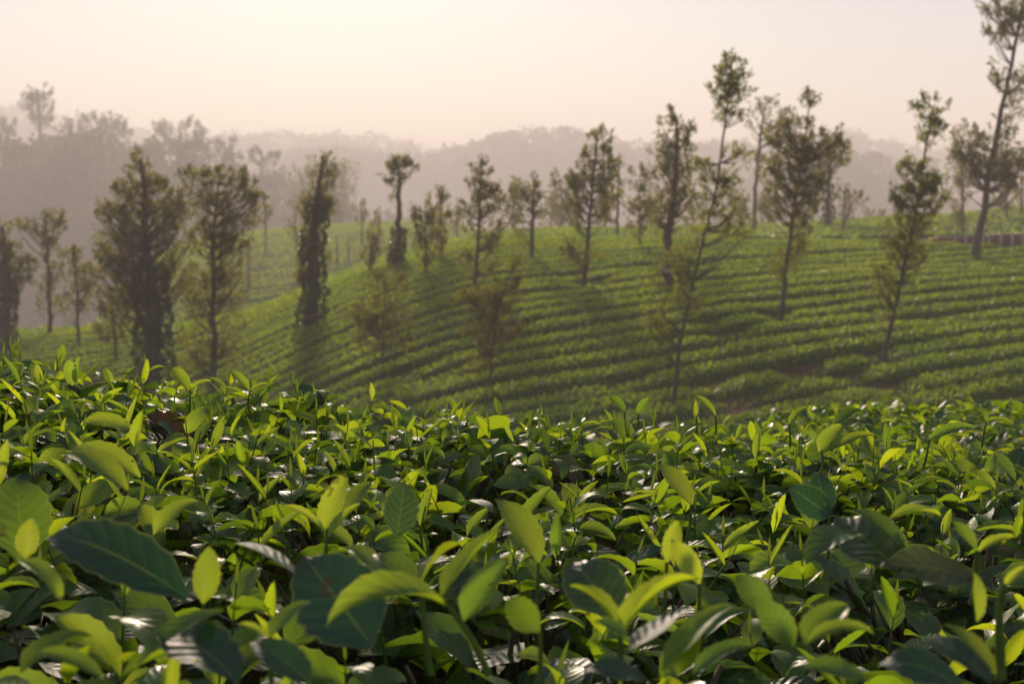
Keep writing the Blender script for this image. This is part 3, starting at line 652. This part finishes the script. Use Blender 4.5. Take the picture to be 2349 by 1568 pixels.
for k in range(30):
    if k < 12:  prm = dict(arch=U(.4, 1.7), fold=U(.12, .55), wid=U(.46, .60), wave=U(.2, 1), twist=U(-.4, .4), cup=U(0, .5))     # young
    elif k < 24: prm = dict(arch=U(.2, 1.5), fold=U(.05, .38), wid=U(.48, .62), wave=U(.4, 1.6), twist=U(-.5, .5), cup=U(0, .8))  # grown
    else: prm = dict(arch=U(-.3, .3), fold=U(.45, .9), wid=U(.30, .42), wave=.2, twist=U(-.2, .2), cup=.2)                        # half open
    V, Fq, uv = leaf_mesh('leaf', 13, 4, **prm); me = mesh_np('leaf', V, Fq, uv=uv); me.materials.append(M_LEAF)
    VAR.append((me, leaf_mesh('leaf', 5, 2, **prm)))
def flat_leaf(arch, fold, wid, wave=.6, twist=0., cup=.3):
    V, Fq, uv = leaf_mesh('leaf', 14, 4, arch=arch, fold=fold, wid=wid, wave=wave, twist=twist, cup=cup)
    me = mesh_np('leaf', V, Fq, uv=uv); me.materials.append(M_LEAF); return me
STEMS = []
for k in range(10):
    c = U(0, .35); a = U(0, 6.28); hgt = 1.0
    t = np.linspace(0, 1, 6); P = np.stack([c * t ** 2 * math.cos(a) * .5, c * t ** 2 * math.sin(a) * .5, t * hgt], 1)
    V, Fq = tube(P, np.linspace(.016, .008, 6), 6); me = mesh_np('shoot', V, Fq); me.materials.append(M_STEM); STEMS.append((me, P))
t = np.linspace(0, 1, 6)
V, Fq = tube(np.stack([.03 * t ** 2, 0 * t, t], 1), [.04, .075, .08, .065, .035, .004], 6); BUD = mesh_np('bud', V, Fq); BUD.materials.append(M_LEAF)

def hedge_top(x, y):
    """top of the plucked foreground hedge, world z"""
    z = -0.370 - 0.066 * np.maximum(x, 0) + 0.108 * np.maximum(-x, 0) + 0.020 * fbm(x * 2.2 + 3, y * 2.2, 2)
    z = z - 0.055 * np.exp(-((y - 1.42) / 0.16) ** 2) * (0.6 + 0.4 * vnoise(x * 2.5, 7.0)) - 0.02 * np.exp(-((y - 1.12) / 0.2) ** 2)
    z = z - 0.9 * np.maximum(0, y - 2.62 - 0.06 * vnoise(x * 3, 2.0)) ** 1.3
    return EZ + z
BUSHES = [(-.38, .98, 'tea bush nearest the camera at lower left, with a long dark arched leaf'), (.04, 1.00, 'tea bush nearest the camera at bottom centre, with large dark leaves under fresh shoots'),
          (.42, .98, 'tea bush nearest the camera at lower right, with big dull leaves at the corner'),
          (-.62, 1.62, 'tea bush at the left edge in the middle of the foreground'), (-.02, 1.62, 'tea bush in the centre of the foreground with tall bright shoots'), (.58, 1.62, 'tea bush right of centre in the foreground with a wrinkled dark leaf'),
          (-.95, 2.30, 'tea bush at the far left of the hedge, the highest against the slope'), (-.30, 2.30, 'tea bush left of centre along the far rim of the foreground hedge'),
          (.34, 2.30, 'tea bush right of centre along the far rim of the foreground hedge'), (.98, 2.30, 'tea bush at the far right of the foreground hedge')]
B_root = []
for bx, by, lab in BUSHES:
    B_root.append(empty('tea_bush', (bx, by, 0), label=lab, cat='tea bush', group='tea bushes in the foreground hedge'))
def bush_of(x, y): return int(np.argmin([(x - b[0]) ** 2 + ((y - b[1]) * 1.0) ** 2 for b in BUSHES]))

def frame(dirv, up=(0, 0, 1), roll=0.0):
    y = Vector(dirv).normalized(); upv = Vector(up)
    x = y.cross(upv)
    if x.length < 1e-4: x = Vector((1, 0, 0))
    x.normalize(); z = x.cross(y).normalized()
    if roll: q = Matrix.Rotation(roll, 3, y); x = q @ x; z = q @ z
    return Matrix((x, y, z)).transposed()
def mat4(R, L, p): return Matrix.Translation(p) @ (R * L).to_4x4()

HERO = []     # filled below: (column, row, radius) kept clear of random shoots
exec_heroes = []

class Bush:
    def __init__(s): s.shoots = []; s.stuffV = []; s.stuffF = []; s.stuffU = []; s.stuffT = []; s.n = 0
    def add_stuff(s, var, M, col):
        V, Fq, uv = VAR[var][1]; A = np.array(M)
        s.stuffV.append(V @ A[:3, :3].T + A[:3, 3]); s.stuffF.append(Fq + s.n); s.stuffU.append(uv); s.stuffT.append(np.repeat(np.array([col]), len(V), 0)); s.n += len(V)
BU = [Bush() for _ in BUSHES]

def in_view(p, m=60):
    if p[1] < .2: return False
    px = CX + F * p[0] / p[1]; return -m < px < 2348 + m
def leaf_color(age): return (min(1, max(0, age)), random.random(), 0.0)

# shoots: jittered grid
SP = 0.080
cand = []
gy = 0.74
while gy < 2.80:
    sp = SP if gy < 1.5 else 0.066
    for gx in np.arange(-0.42 * gy - .50, 0.42 * gy + .50, sp):
        cand.append((gx + U(-.5, .5) * sp, gy + U(-.5, .5) * sp))
    gy += sp
for (x, y) in cand:
    z = float(hedge_top(x, y))
    if z < EZ - 0.62: continue
    dens = 0.80 + 0.5 * float(vnoise(x * 4 + 20, y * 4))
    if y < 1.55: dens *= 0.80
    if random.random() > dens: continue
    vigor = U(.55, 1.15) * (1.0 + .25 * float(vnoise(x * 3, y * 3 + 40)))
    Ls = 0.080 * vigor + 0.02
    tilt = U(0, .45); ta = U(0, 6.28)
    axis = Vector((math.sin(tilt) * math.cos(ta), math.sin(tilt) * math.sin(ta), math.cos(tilt)))
    R = axis.to_track_quat('Z', 'Y').to_matrix() @ Matrix.Rotation(U(0, 6.28), 3, 'Z')
    Ms = Matrix.Translation((x, y, z - Ls * U(.75, 1.05))) @ (R * Ls).to_4x4()
    sv = random.randrange(len(STEMS)); SPts = STEMS[sv][1]
    leaves = []
    nlv = random.choice([3, 4, 4, 5, 5]); az = U(0, 6.28)
    young = U(0, .34)
    for i in range(nlv):
        f = (i + .2) / nlv                      # 0 low .. 1 top
        h = .25 + .72 * f
        p = Vector([float(np.interp(h, SPts[:, 2], SPts[:, c])) for c in range(3)])
        az += 2.4 + U(-.4, .4)
        el = math.radians(5 + 48 * f ** 1.2 + U(-20, 18))
        size = (U(.064, .100) * (1.0 - .50 * f ** 2.2)) * (0.85 + .25 * vigor) * (1.0 if y < 1.4 else (0.80 if y > 1.7 else 0.9))
        dirv = Vector((math.cos(az) * math.cos(el), math.sin(az) * math.cos(el), math.sin(el)))
        kind = random.randrange(24, 30) if (f > .72 and random.random() < .5) else (random.randrange(0, 12) if f > .35 else random.randrange(6, 24))
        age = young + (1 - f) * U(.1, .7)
        Ml = mat4(frame(dirv, roll=U(-.45, .45)), size / Ls, p)
        leaves.append((kind, Ml, leaf_color(age), size))
    b = bush_of(x, y)
    BU[b].shoots.append((sv, Ms, leaves, (x, y), Ls, young))

# hero leaves and shoots read from the photograph: base and tip as (column, row), distance, and form
def pt(px, py, d): return Vector(((px - CX) / F * d, d, EZ + (HY - py) / F * d))
def hero_leaf(base, tip, d, d2=None, wid=.42, arch=.8, fold=.35, age=.5, roll=0., wave=.6, face=None, brown=0., petiole=True, twist=0.):
    """face: world direction the upper side looks to"""
    a = pt(base[0], base[1], d); b = pt(tip[0], tip[1], d2 or d)
    ch = b - a; chord = ch.length
    # local chord of the arched leaf
    V, _, _ = leaf_mesh('leaf', 14, 4, arch=arch, fold=fold, wid=wid, wave=0, twist=0, cup=.3)
    tipl = Vector(V[14 * 5 + 2]); L = chord / tipl.length
    fv = Vector(face or (0, -.35, 1))
    yl = ch.normalized(); zl = (fv - fv.dot(yl) * yl).normalized(); xl = yl.cross(zl)
    Rw = Matrix((xl, yl, zl)).transposed()
    th = math.atan2(tipl.z, tipl.y)
    R = Rw @ Matrix.Rotation(-th, 3, 'X')
    if roll: R = Matrix.Rotation(roll, 3, yl) @ R
    bi = bush_of(a.x, a.y); root = B_root[bi]
    o = link('leaf', flat_leaf(arch, fold, wid, wave, twist), None, parent=root)
    o.matrix_basis = Matrix.Translation(-root.location) @ mat4(R, L, a)
    o.color = (age, random.random(), brown, 1)
    HC[bi] += 1
    return o
HC = [0] * len(BUSHES)
def hero_stem(pts, d, r=.0022):
    P = smooth_path([tuple(pt(px, py, d)) for px, py in pts], 10)
    bi = bush_of(P[-1][0], P[-1][1]); root = B_root[bi]
    V, Fq = tube(P - np.array(root.location), np.linspace(r * 1.3, r * .8, 10), 6)
    link('shoot', mesh_np('shoot', V, Fq), M_STEM, parent=root)

# --- front row
hero_leaf((415, 1385), (95, 1238), .98, 1.04, wid=.36, arch=.9, fold=.25, age=1.0, face=(.3, -.75, .65), wave=.5)
hero_leaf((850, 1505), (690, 1285), 1.00, 1.10, wid=.56, arch=.25, fold=.12, age=1.0, face=(-.1, -.8, .6), wave=.7)
hero_leaf((665, 1325), (468, 1262), 1.10, 1.16, wid=.30, arch=.8, fold=.10, age=.95, face=(.1, .25, 1), wave=.3)
hero_leaf((1018, 1405), (738, 1452), .97, .93, wid=.40, arch=1.5, fold=.5, age=.22, face=(.1, -.25, 1))
hero_leaf((1010, 1385), (1150, 1222), .98, 1.02, wid=.40, arch=.35, fold=.55, age=.25, face=(-.9, -.5, .4))
hero_leaf((1062, 1440), (1165, 1290), .96, .98, wid=.56, arch=.2, fold=.45, age=.4, face=(-.6, -.75, .3))
hero_leaf((962, 1350), (1055, 1255), 1.03, 1.08, wid=.34, arch=.6, fold=.6, age=.08, face=(-.7, .2, .8))
hero_leaf((946, 1372), (848, 1282), 1.06, 1.10, wid=.60, arch=.5, fold=.3, age=.4, face=(.2, -.6, .8))
hero_leaf((880, 1350), (770, 1270), 1.10, 1.16, wid=.30, arch=.7, fold=.6, age=.15, face=(.1, -.2, 1))
hero_stem([(1120, 1568), (1080, 1480), (1035, 1415), (1010, 1380)], .975, .0024)
hero_stem([(985, 1568), (972, 1490), (965, 1420), (962, 1345)], 1.03, .0022)
hero_leaf((1425, 1475), (1310, 1356), .93, .96, wid=.40, arch=.9, fold=.7, age=.12, face=(.5, -.1, 1))
hero_leaf((1432, 1480), (1612, 1340), .92, .95, wid=.42, arch=1.0, fold=.75, age=.10, face=(-.5, 0, 1))
hero_leaf((1418, 1430), (1318, 1300), 1.00, 1.06, wid=.66, arch=.6, fold=.15, age=.85, face=(0, -.85, .5))
hero_leaf((1452, 1510), (1592, 1405), .92, .97, wid=.40, arch=.15, fold=.2, age=.95, face=(-.3, .05, 1))
hero_stem([(1425, 1580), (1428, 1520), (1428, 1470)], .925, .0024)
hero_leaf((1235, 1302), (1135, 1148), 1.22, 1.26, wid=.52, arch=.55, fold=.35, age=.18, face=(.6, -.7, .5))
hero_leaf((1590, 1165), (1510, 1066), 1.62, 1.66, wid=.50, arch=.5, fold=.3, age=.12, face=(.5, -.7, .5))
hero_leaf((1240, 1465), (1165, 1385), .96, .99, wid=.60, arch=.3, fold=.3, age=.35, face=(-.4, -.8, .5))
hero_leaf((608, 1478), (700, 1392), .94, .97, wid=.52, arch=.4, fold=.35, age=.25, face=(-.6, -.7, .4))
hero_leaf((602, 1480), (530, 1446), .93, .92, wid=.38, arch=.5, fold=.5, age=.0, face=(.1, -.4, 1))
hero_leaf((452, 1398), (470, 1262), 1.02, 1.04, wid=.54, arch=.3, fold=.45, age=.2, face=(.2, -.9, .2))
hero_leaf((500, 1415), (290, 1560), .93, .90, wid=.34, arch=.9, fold=.3, age=.5, face=(-.4, -.35, 1))
hero_leaf((700, 1590), (560, 1490), .88, .90, wid=.60, arch=.6, fold=.2, age=.95, face=(.2, -.4, 1))
hero_leaf((530, 1590), (350, 1475), .88, .93, wid=.58, arch=.9, fold=.15, age=1.0, face=(.1, -.2, 1), wave=1.5)
hero_leaf((215, 1580), (45, 1518), .84, .84, wid=.36, arch=.9, fold=.4, age=.3, face=(.1, -.3, 1))
hero_leaf((20, 1565), (190, 1475), .86, .90, wid=.50, arch=.7, fold=.5, age=.3, face=(-.3, -.4, 1))
hero_leaf((30, 1295), (25, 1100), 1.20, 1.26, wid=.66, arch=.5, fold=.25, age=.4, face=(.3, -.8, .5))
hero_leaf((40, 1290), (58, 1195), 1.12, 1.13, wid=.70, arch=.2, fold=.5, age=.05, face=(.1, -.9, .2))
hero_leaf((20, 1295), (118, 1392), .98, .96, wid=.50, arch=.8, fold=.4, age=.18, face=(.4, -.1, 1))
# --- right front
hero_leaf((1835, 1500), (1745, 1385), .95, .97, wid=.60, arch=.2, fold=.3, age=.42, face=(.2, -.9, .3))
hero_leaf((1860, 1500), (1960, 1400), .93, .96, wid=.56, arch=.5, fold=.4, age=.3, face=(-.5, -.6, .6))
hero_leaf((1868, 1490), (2022, 1470), .92, .92, wid=.36, arch=1.2, fold=.5, age=.2, face=(-.1, -.3, 1))
hero_leaf((2015, 1585), (1850, 1555), .88, .87, wid=.44, arch=.7, fold=.3, age=.5, face=(.1, -.4, 1))
hero_leaf((2230, 1600), (2030, 1545), .84, .86, wid=.62, arch=1.2, fold=.1, age=1.0, face=(-.1, -.35, 1), wave=1.3)
hero_leaf((2300, 1590), (2120, 1480), .87, .92, wid=.5, arch=.9, fold=.1, age=1.0, face=(.1, -.1, 1), wave=.8)
hero_leaf((2310, 1565), (2185, 1445), .86, .90, wid=.34, arch=.5, fold=.4, age=.08, face=(.3, -.5, .8))
hero_leaf((2262, 1440), (2252, 1320), .98, 1.0, wid=.42, arch=.3, fold=.4, age=.15, face=(.5, -.8, .2))
hero_stem([(2322, 1580), (2318, 1480), (2312, 1400), (2325, 1350)], .95, .0030)
hero_leaf((2325, 1360), (2375, 1310), .95, .96, wid=.4, arch=.4, fold=.6, age=.0, face=(-.3, -.5, .8))
hero_leaf((2260, 1340), (2030, 1310), 1.16, 1.12, wid=.40, arch=.5, fold=.2, age=.9, face=(0, -.6, .8), wave=1.8, brown=.35)
hero_leaf((1980, 1240), (1860, 1305), 1.22, 1.16, wid=.42, arch=1.1, fold=.3, age=.75, face=(.1, -.1, 1))
hero_leaf((2075, 1320), (1935, 1190), 1.18, 1.28, wid=.50, arch=.2, fold=.12, age=.8, face=(-.3, -.55, .8), wave=1.4)
hero_leaf((2098, 1290), (1945, 1178), 1.20, 1.24, wid=.38, arch=1.0, fold=.4, age=.55, face=(.4, -.4, 1))
hero_leaf((1915, 1190), (1815, 1120), 1.40, 1.40, wid=.62, arch=.5, fold=.1, age=1.0, face=(-.1, -.9, .35), wave=1.2)
hero_leaf((1905, 1185), (1880, 1085), 1.42, 1.45, wid=.62, arch=.3, fold=.15, age=1.0, face=(0, -.9, .4), wave=1.5)
hero_leaf((2170, 1190), (2050, 1200), 1.28, 1.24, wid=.26, arch=.7, fold=.6, age=.1, face=(0, -.2, 1))
hero_leaf((2262, 1275), (2350, 1240), 1.16, 1.18, wid=.34, arch=.5, fold=.6, age=.02, face=(-.2, -.3, 1))
hero_leaf((2255, 1270), (2195, 1200), 1.16, 1.18, wid=.50, arch=.4, fold=.4, age=.3, face=(.4, -.8, .3))
hero_leaf((1535, 1300), (1560, 1200), 1.12, 1.14, wid=.44, arch=.2, fold=.3, age=.05, face=(-.1, -.9, .3))
hero_leaf((1612, 1350), (1545, 1245), 1.08, 1.10, wid=.50, arch=.3, fold=.3, age=.02, face=(.3, -.9, .3))
hero_leaf((1565, 1570), (1612, 1475), .90, .92, wid=.62, arch=.3, fold=.35, age=.15, face=(-.5, -.7, .4))
hero_leaf((1530, 1560), (1700, 1400), .90, .96, wid=.28, arch=.6, fold=.4, age=.2, face=(-.3, -.2, 1))
hero_leaf((1600, 1568), (1745, 1500), .88, .88, wid=.42, arch=1.0, fold=.4, age=.6, face=(-.2, -.3, 1))
hero_leaf((1780, 1420), (1700, 1330), 1.0, 1.03, wid=.55, arch=.5, fold=.4, age=.45, face=(-.3, -.6, .6))
hero_leaf((1490, 1585), (1340, 1560), .86, .86, wid=.55, arch=1.0, fold=.15, age=1.0, face=(.1, -.3, 1), wave=1.2)
hero_leaf((1445, 1475), (1365, 1440), .9, .9, wid=.5, arch=.6, fold=.3, age=.7, face=(.1, -.4, 1))
# --- centre, the bright shoot and its neighbours
hero_leaf((735, 1225), (790, 1090), 1.30, 1.33, wid=.46, arch=.25, fold=.35, age=.12, face=(-.3, -.9, .2))
hero_leaf((740, 1230), (635, 1165), 1.28, 1.26, wid=.30, arch=.6, fold=.5, age=.05, face=(.2, -.4, 1))
hero_leaf((748, 1235), (825, 1160), 1.28, 1.30, wid=.36, arch=.4, fold=.5, age=.15, face=(-.4, -.5, .8))
hero_leaf((780, 1190), (850, 1110), 1.36, 1.4, wid=.5, arch=.4, fold=.35, age=.2, face=(-.4, -.7, .5))
hero_leaf((905, 1240), (925, 1110), 1.34, 1.38, wid=.60, arch=.3, fold=.2, age=.85, face=(.2, -.9, .3))
hero_leaf((340, 1235), (445, 1155), 1.30, 1.32, wid=.55, arch=.9, fold=.3, age=.15, face=(-.4, -.6, .8))
hero_leaf((280, 1130), (130, 1050), 1.50, 1.56, wid=.30, arch=1.1, fold=.3, age=.12, face=(.2, -.5, 1))
hero_leaf((310, 1100), (140, 1040), 1.58, 1.62, wid=.36, arch=1.0, fold=.3, age=.10, face=(.2, -.5, 1))
hero_leaf((300, 990), (178, 978), 2.05, 2.05, wid=.36, arch=1.4, fold=.2, age=.12, face=(0, -.6, .9))
# --- shoots standing up against the slope
hero_leaf((160, 885), (152, 822), 2.45, 2.46, wid=.55, arch=.15, fold=.3, age=.3, face=(.3, -.9, .1))
hero_leaf((170, 882), (178, 818), 2.44, 2.46, wid=.46, arch=.15, fold=.4, age=.25, face=(-.5, -.8, .1))
hero_leaf((428, 895), (388, 842), 2.45, 2.47, wid=.50, arch=.5, fold=.45, age=.2, face=(.4, -.7, .5))
hero_leaf((432, 895), (482, 875), 2.44, 2.44, wid=.40, arch=.8, fold=.5, age=.1, face=(-.2, -.4, 1))
hero_leaf((567, 896), (520, 850), 2.48, 2.5, wid=.36, arch=.7, fold=.4, age=.2, face=(.4, -.6, .6))
hero_leaf((570, 898), (612, 880), 2.48, 2.48, wid=.40, arch=.6, fold=.5, age=.1, face=(-.1, -.5, 1))
hero_leaf((1435, 945), (1398, 908), 2.5, 2.52, wid=.50, arch=.4, fold=.4, age=.45, face=(.4, -.8, .4))
hero_leaf((1465, 950), (1490, 912), 2.5, 2.5, wid=.56, arch=.4, fold=.4, age=.5, face=(-.2, -.9, .3))
hero_leaf((1645, 955), (1590, 906), 2.5, 2.52, wid=.34, arch=.7, fold=.4, age=.15, face=(.3, -.5, .8))
hero_leaf((1600, 955), (1598, 918), 2.46, 2.46, wid=.38, arch=.1, fold=.6, age=.1, face=(0, -1, .1))
hero_leaf((1815, 975), (1860, 935), 2.3, 2.32, wid=.40, arch=.7, fold=.5, age=.2, face=(-.3, -.4, 1))
hero_leaf((1920, 975), (1978, 940), 2.32, 2.34, wid=.46, arch=.7, fold=.3, age=.55, face=(-.3, -.5, .9))
hero_leaf((1885, 1040), (1940, 975), 2.1, 2.12, wid=.56, arch=.4, fold=.35, age=.25, face=(-.5, -.7, .4))
hero_leaf((1900, 1040), (2015, 1000), 2.08, 2.1, wid=.30, arch=.7, fold=.4, age=.12, face=(-.2, -.5, 1))
hero_leaf((2140, 1010), (2250, 985), 2.2, 2.22, wid=.32, arch=.8, fold=.4, age=.4, face=(-.1, -.5, 1))
hero_leaf((2270, 968), (2335, 975), 2.5, 2.5, wid=.32, arch=.9, fold=.4, age=.1, face=(.1, -.4, 1))
for (px, py, d) in ((165, 884, 2.45), (430, 894, 2.45), (568, 896, 2.48), (1436, 944, 2.5), (1465, 949, 2.5), (1644, 954, 2.5), (1600, 954, 2.46), (1815, 974, 2.3), (1920, 974, 2.32), (1892, 1038, 2.09), (2140, 1010, 2.2), (2271, 968, 2.5),
                    (1590, 1163, 1.62), (1236, 1300, 1.22), (742, 1226, 1.29), (1911, 1186, 1.41), (302, 990, 2.05), (1535, 1300, 1.12), (1612, 1350, 1.08), (453, 1396, 1.02), (606, 1478, .94), (1240, 1464, .96), (2258, 1272, 1.16)):
    hero_stem([(px + U(-14, 14), py + 150 / d), (px + U(-6, 6), py + 80 / d), (px, py)], d, .0018)
HERO_CLEAR = [(250, 1300, 190, 1.0), (760, 1390, 130, 1.05), (1010, 1380, 170, 1.0), (1450, 1420, 170, .95), (1850, 1480, 140, .95), (1190, 1230, 70, 1.22), (2130, 1320, 130, 1.15), (2000, 1240, 110, 1.2), (740, 1170, 90, 1.3), (1870, 1140, 60, 1.4), (1400, 1540, 80, .88), (2180, 1540, 140, .88), (600, 1440, 90, .94), (1575, 1280, 60, 1.1)]
def blocked(x, y, z):
    px = CX + F * x / y; py = HY - F * (z - EZ) / y
    for cx, cyy, r, d in HERO_CLEAR:
        if y < d + .03 and (px - cx) ** 2 + (py - cyy) ** 2 < (r * .95) ** 2: return True
    return False

# grown leaves below the plucked surface, twigs under them
for (nl_, lo, hi, dn) in ((1, .04, .08, 460), (2, .07, .13, 460), (3, .11, .22, 420)):
    for _ in range(int(dn * 4.2)):
        y = math.sqrt(U(.70 ** 2, 2.85 ** 2)); x = U(-1, 1) * (.42 * y + .50)
        z = float(hedge_top(x, y)) - U(lo, hi)
        if z < EZ - .85 or blocked(x, y, z): continue
        az = U(0, 6.28); el = U(-1.1, .9); size = U(.06, .11)
        dirv = Vector((math.cos(az) * math.cos(el), math.sin(az) * math.cos(el), math.sin(el)))
        br = U(.5, 1) if random.random() < .03 else 0.0
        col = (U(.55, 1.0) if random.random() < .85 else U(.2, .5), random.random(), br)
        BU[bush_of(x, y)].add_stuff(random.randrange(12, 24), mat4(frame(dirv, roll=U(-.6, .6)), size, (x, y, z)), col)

for bi, (B, root) in enumerate(zip(BU, B_root)):
    inv = Matrix.Translation(-root.location)
    B.shoots = [s for s in B.shoots if not blocked(s[3][0], s[3][1], s[1].translation.z + s[4] * .7)]
    sizes = sorted([lf[3] / s[3][1] for s in B.shoots if in_view(s[3]) for lf in s[2]], reverse=True)
    lim = max(40, 296 - HC[bi]); cut = sizes[lim - 1] if len(sizes) > lim else 0.0
    nkeep = 0; As = Acc()
    for sv, Ms, leaves, xy, Ls, young in B.shoots:
        keep = [lf for lf in leaves if in_view(xy) and lf[3] / xy[1] > cut and nkeep < lim]
        me, P = STEMS[sv]
        if keep:
            so = bpy.data.objects.new('shoot', me); COL.objects.link(so); so.parent = root; so.matrix_basis = inv @ Ms
            if random.random() < .6:
                bo = bpy.data.objects.new('bud', BUD); COL.objects.link(bo); bo.parent = so
                bo.matrix_basis = Matrix.Translation(P[-1]) @ Matrix.Scale(U(.018, .032) / Ls, 4); bo.color = (0, 1, 0, 1)
        else:
            V = np.array([v.co[:] for v in me.vertices]); Fq = np.array([p.vertices[:] for p in me.polygons]); A = np.array(inv @ Ms)
            As.add(V @ A[:3, :3].T + A[:3, 3], Fq)
        for lf in leaves:
            kind, Ml, col, size = lf
            if keep and any(lf is q for q in keep):
                o = bpy.data.objects.new('leaf', VAR[kind][0]); COL.objects.link(o); o.parent = so; o.matrix_basis = Ml
                o.color = (*col, 1); nkeep += 1
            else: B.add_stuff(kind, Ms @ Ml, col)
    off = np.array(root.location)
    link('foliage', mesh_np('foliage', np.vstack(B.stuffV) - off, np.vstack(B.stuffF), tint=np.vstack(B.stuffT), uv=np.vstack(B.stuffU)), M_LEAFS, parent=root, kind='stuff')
    # woody twigs
    bx, by, _ = BUSHES[bi]
    for q in range(230):
        x = bx + rng.normal(0, .26); y = by + rng.normal(0, .24)
        if bush_of(x, y) != bi: continue
        z1 = float(hedge_top(x, y)) - U(.015, .09)
        if blocked(x, y, z1): z1 -= .05
        st = np.array([bx + (x - bx) * .35, by + (y - by) * .35, z1 - U(.18, .34)])
        en = np.array([x, y, z1]); md = .5 * (st + en) + rng.normal(0, .025, 3)
        V, Fq = tube(smooth_path([st, md, en], 5), np.array([.0045, .004, .0035, .003, .0022]) * U(.7, 1.3), 5); As.add(V - off, Fq)
    for q in range(5):
        a = U(0, 6.28); zt = float(hedge_top(bx, by)) - .30
        V, Fq = tube(smooth_path([(bx, by, .0), (bx + .08 * math.cos(a), by + .08 * math.sin(a), zt * .5), (bx + .25 * math.cos(a), by + .22 * math.sin(a), zt)], 7), np.linspace(.022, .008, 7), 7, .06)
        As.add(V - off, Fq)
    link('branches', As.mesh('branches'), M_TWIG, parent=root, kind='stuff')

# next hedge down the slope, out of focus behind the foreground hedge
def lower_hedge():
    root = empty('tea_hedge', (1.2, 5.0, float(H(1.2, 5.0))), label='blurred tea hedge just below the foreground bushes at right', cat='tea hedge')
    off = np.array(root.location)
    Vs = []; Fs = []; Us = []; Ts = []; n = 0; A = Acc()
    def topz(x, y): return EZ - .665 - .085 * (y - 4.0) + .03 * float(fbm(x * 1.3, y * 1.3, 2)) - .30 * max(0, 1.35 - x) ** 1.2
    for _ in range(7500):
        y = U(3.7, 6.4); x = U(-2.2, 3.4)
        z = topz(x, y) - abs(rng.normal(0, .045)) + .02 - .9 * max(0, 3.95 - y)
        az = U(0, 6.28); el = U(-.2, 1.1); age = U(0, .55) if random.random() < .6 else U(.5, 1)
        M = mat4(frame((math.cos(az) * math.cos(el), math.sin(az) * math.cos(el), math.sin(el)), roll=U(-.5, .5)), U(.045, .085), (x, y, z))
        V, Fq, uv = VAR[random.randrange(0, 24)][1]; Am = np.array(M)
        Vs.append(V @ Am[:3, :3].T + Am[:3, 3] - off); Fs.append(Fq + n); Us.append(uv); Ts.append(np.repeat([[age, random.random(), 0.]], len(V), 0)); n += len(V)
    xs = np.linspace(-2.3, 3.5, 30); ys = np.linspace(3.6, 6.5, 14); X, Y = np.meshgrid(xs, ys)
    Z = np.array([[topz(a, b) - .13 - .6 * max(0, 3.9 - b) for a in xs] for b in ys]); Z[0] = .02; Z[-1] = -.4
    i = np.arange(13)[:, None] * 30 + np.arange(29)[None]
    link('hedge_core', mesh_np('hedge_core', np.stack([X, Y, Z], -1).reshape(-1, 3) - off, np.stack([i, i + 1, i + 31, i + 30], -1).reshape(-1, 4)), M_ROWBODY, parent=root)
    link('foliage', mesh_np('foliage', np.vstack(Vs), np.vstack(Fs), tint=np.vstack(Ts), uv=np.vstack(Us)), M_LEAFS, parent=root, kind='stuff')
lower_hedge()
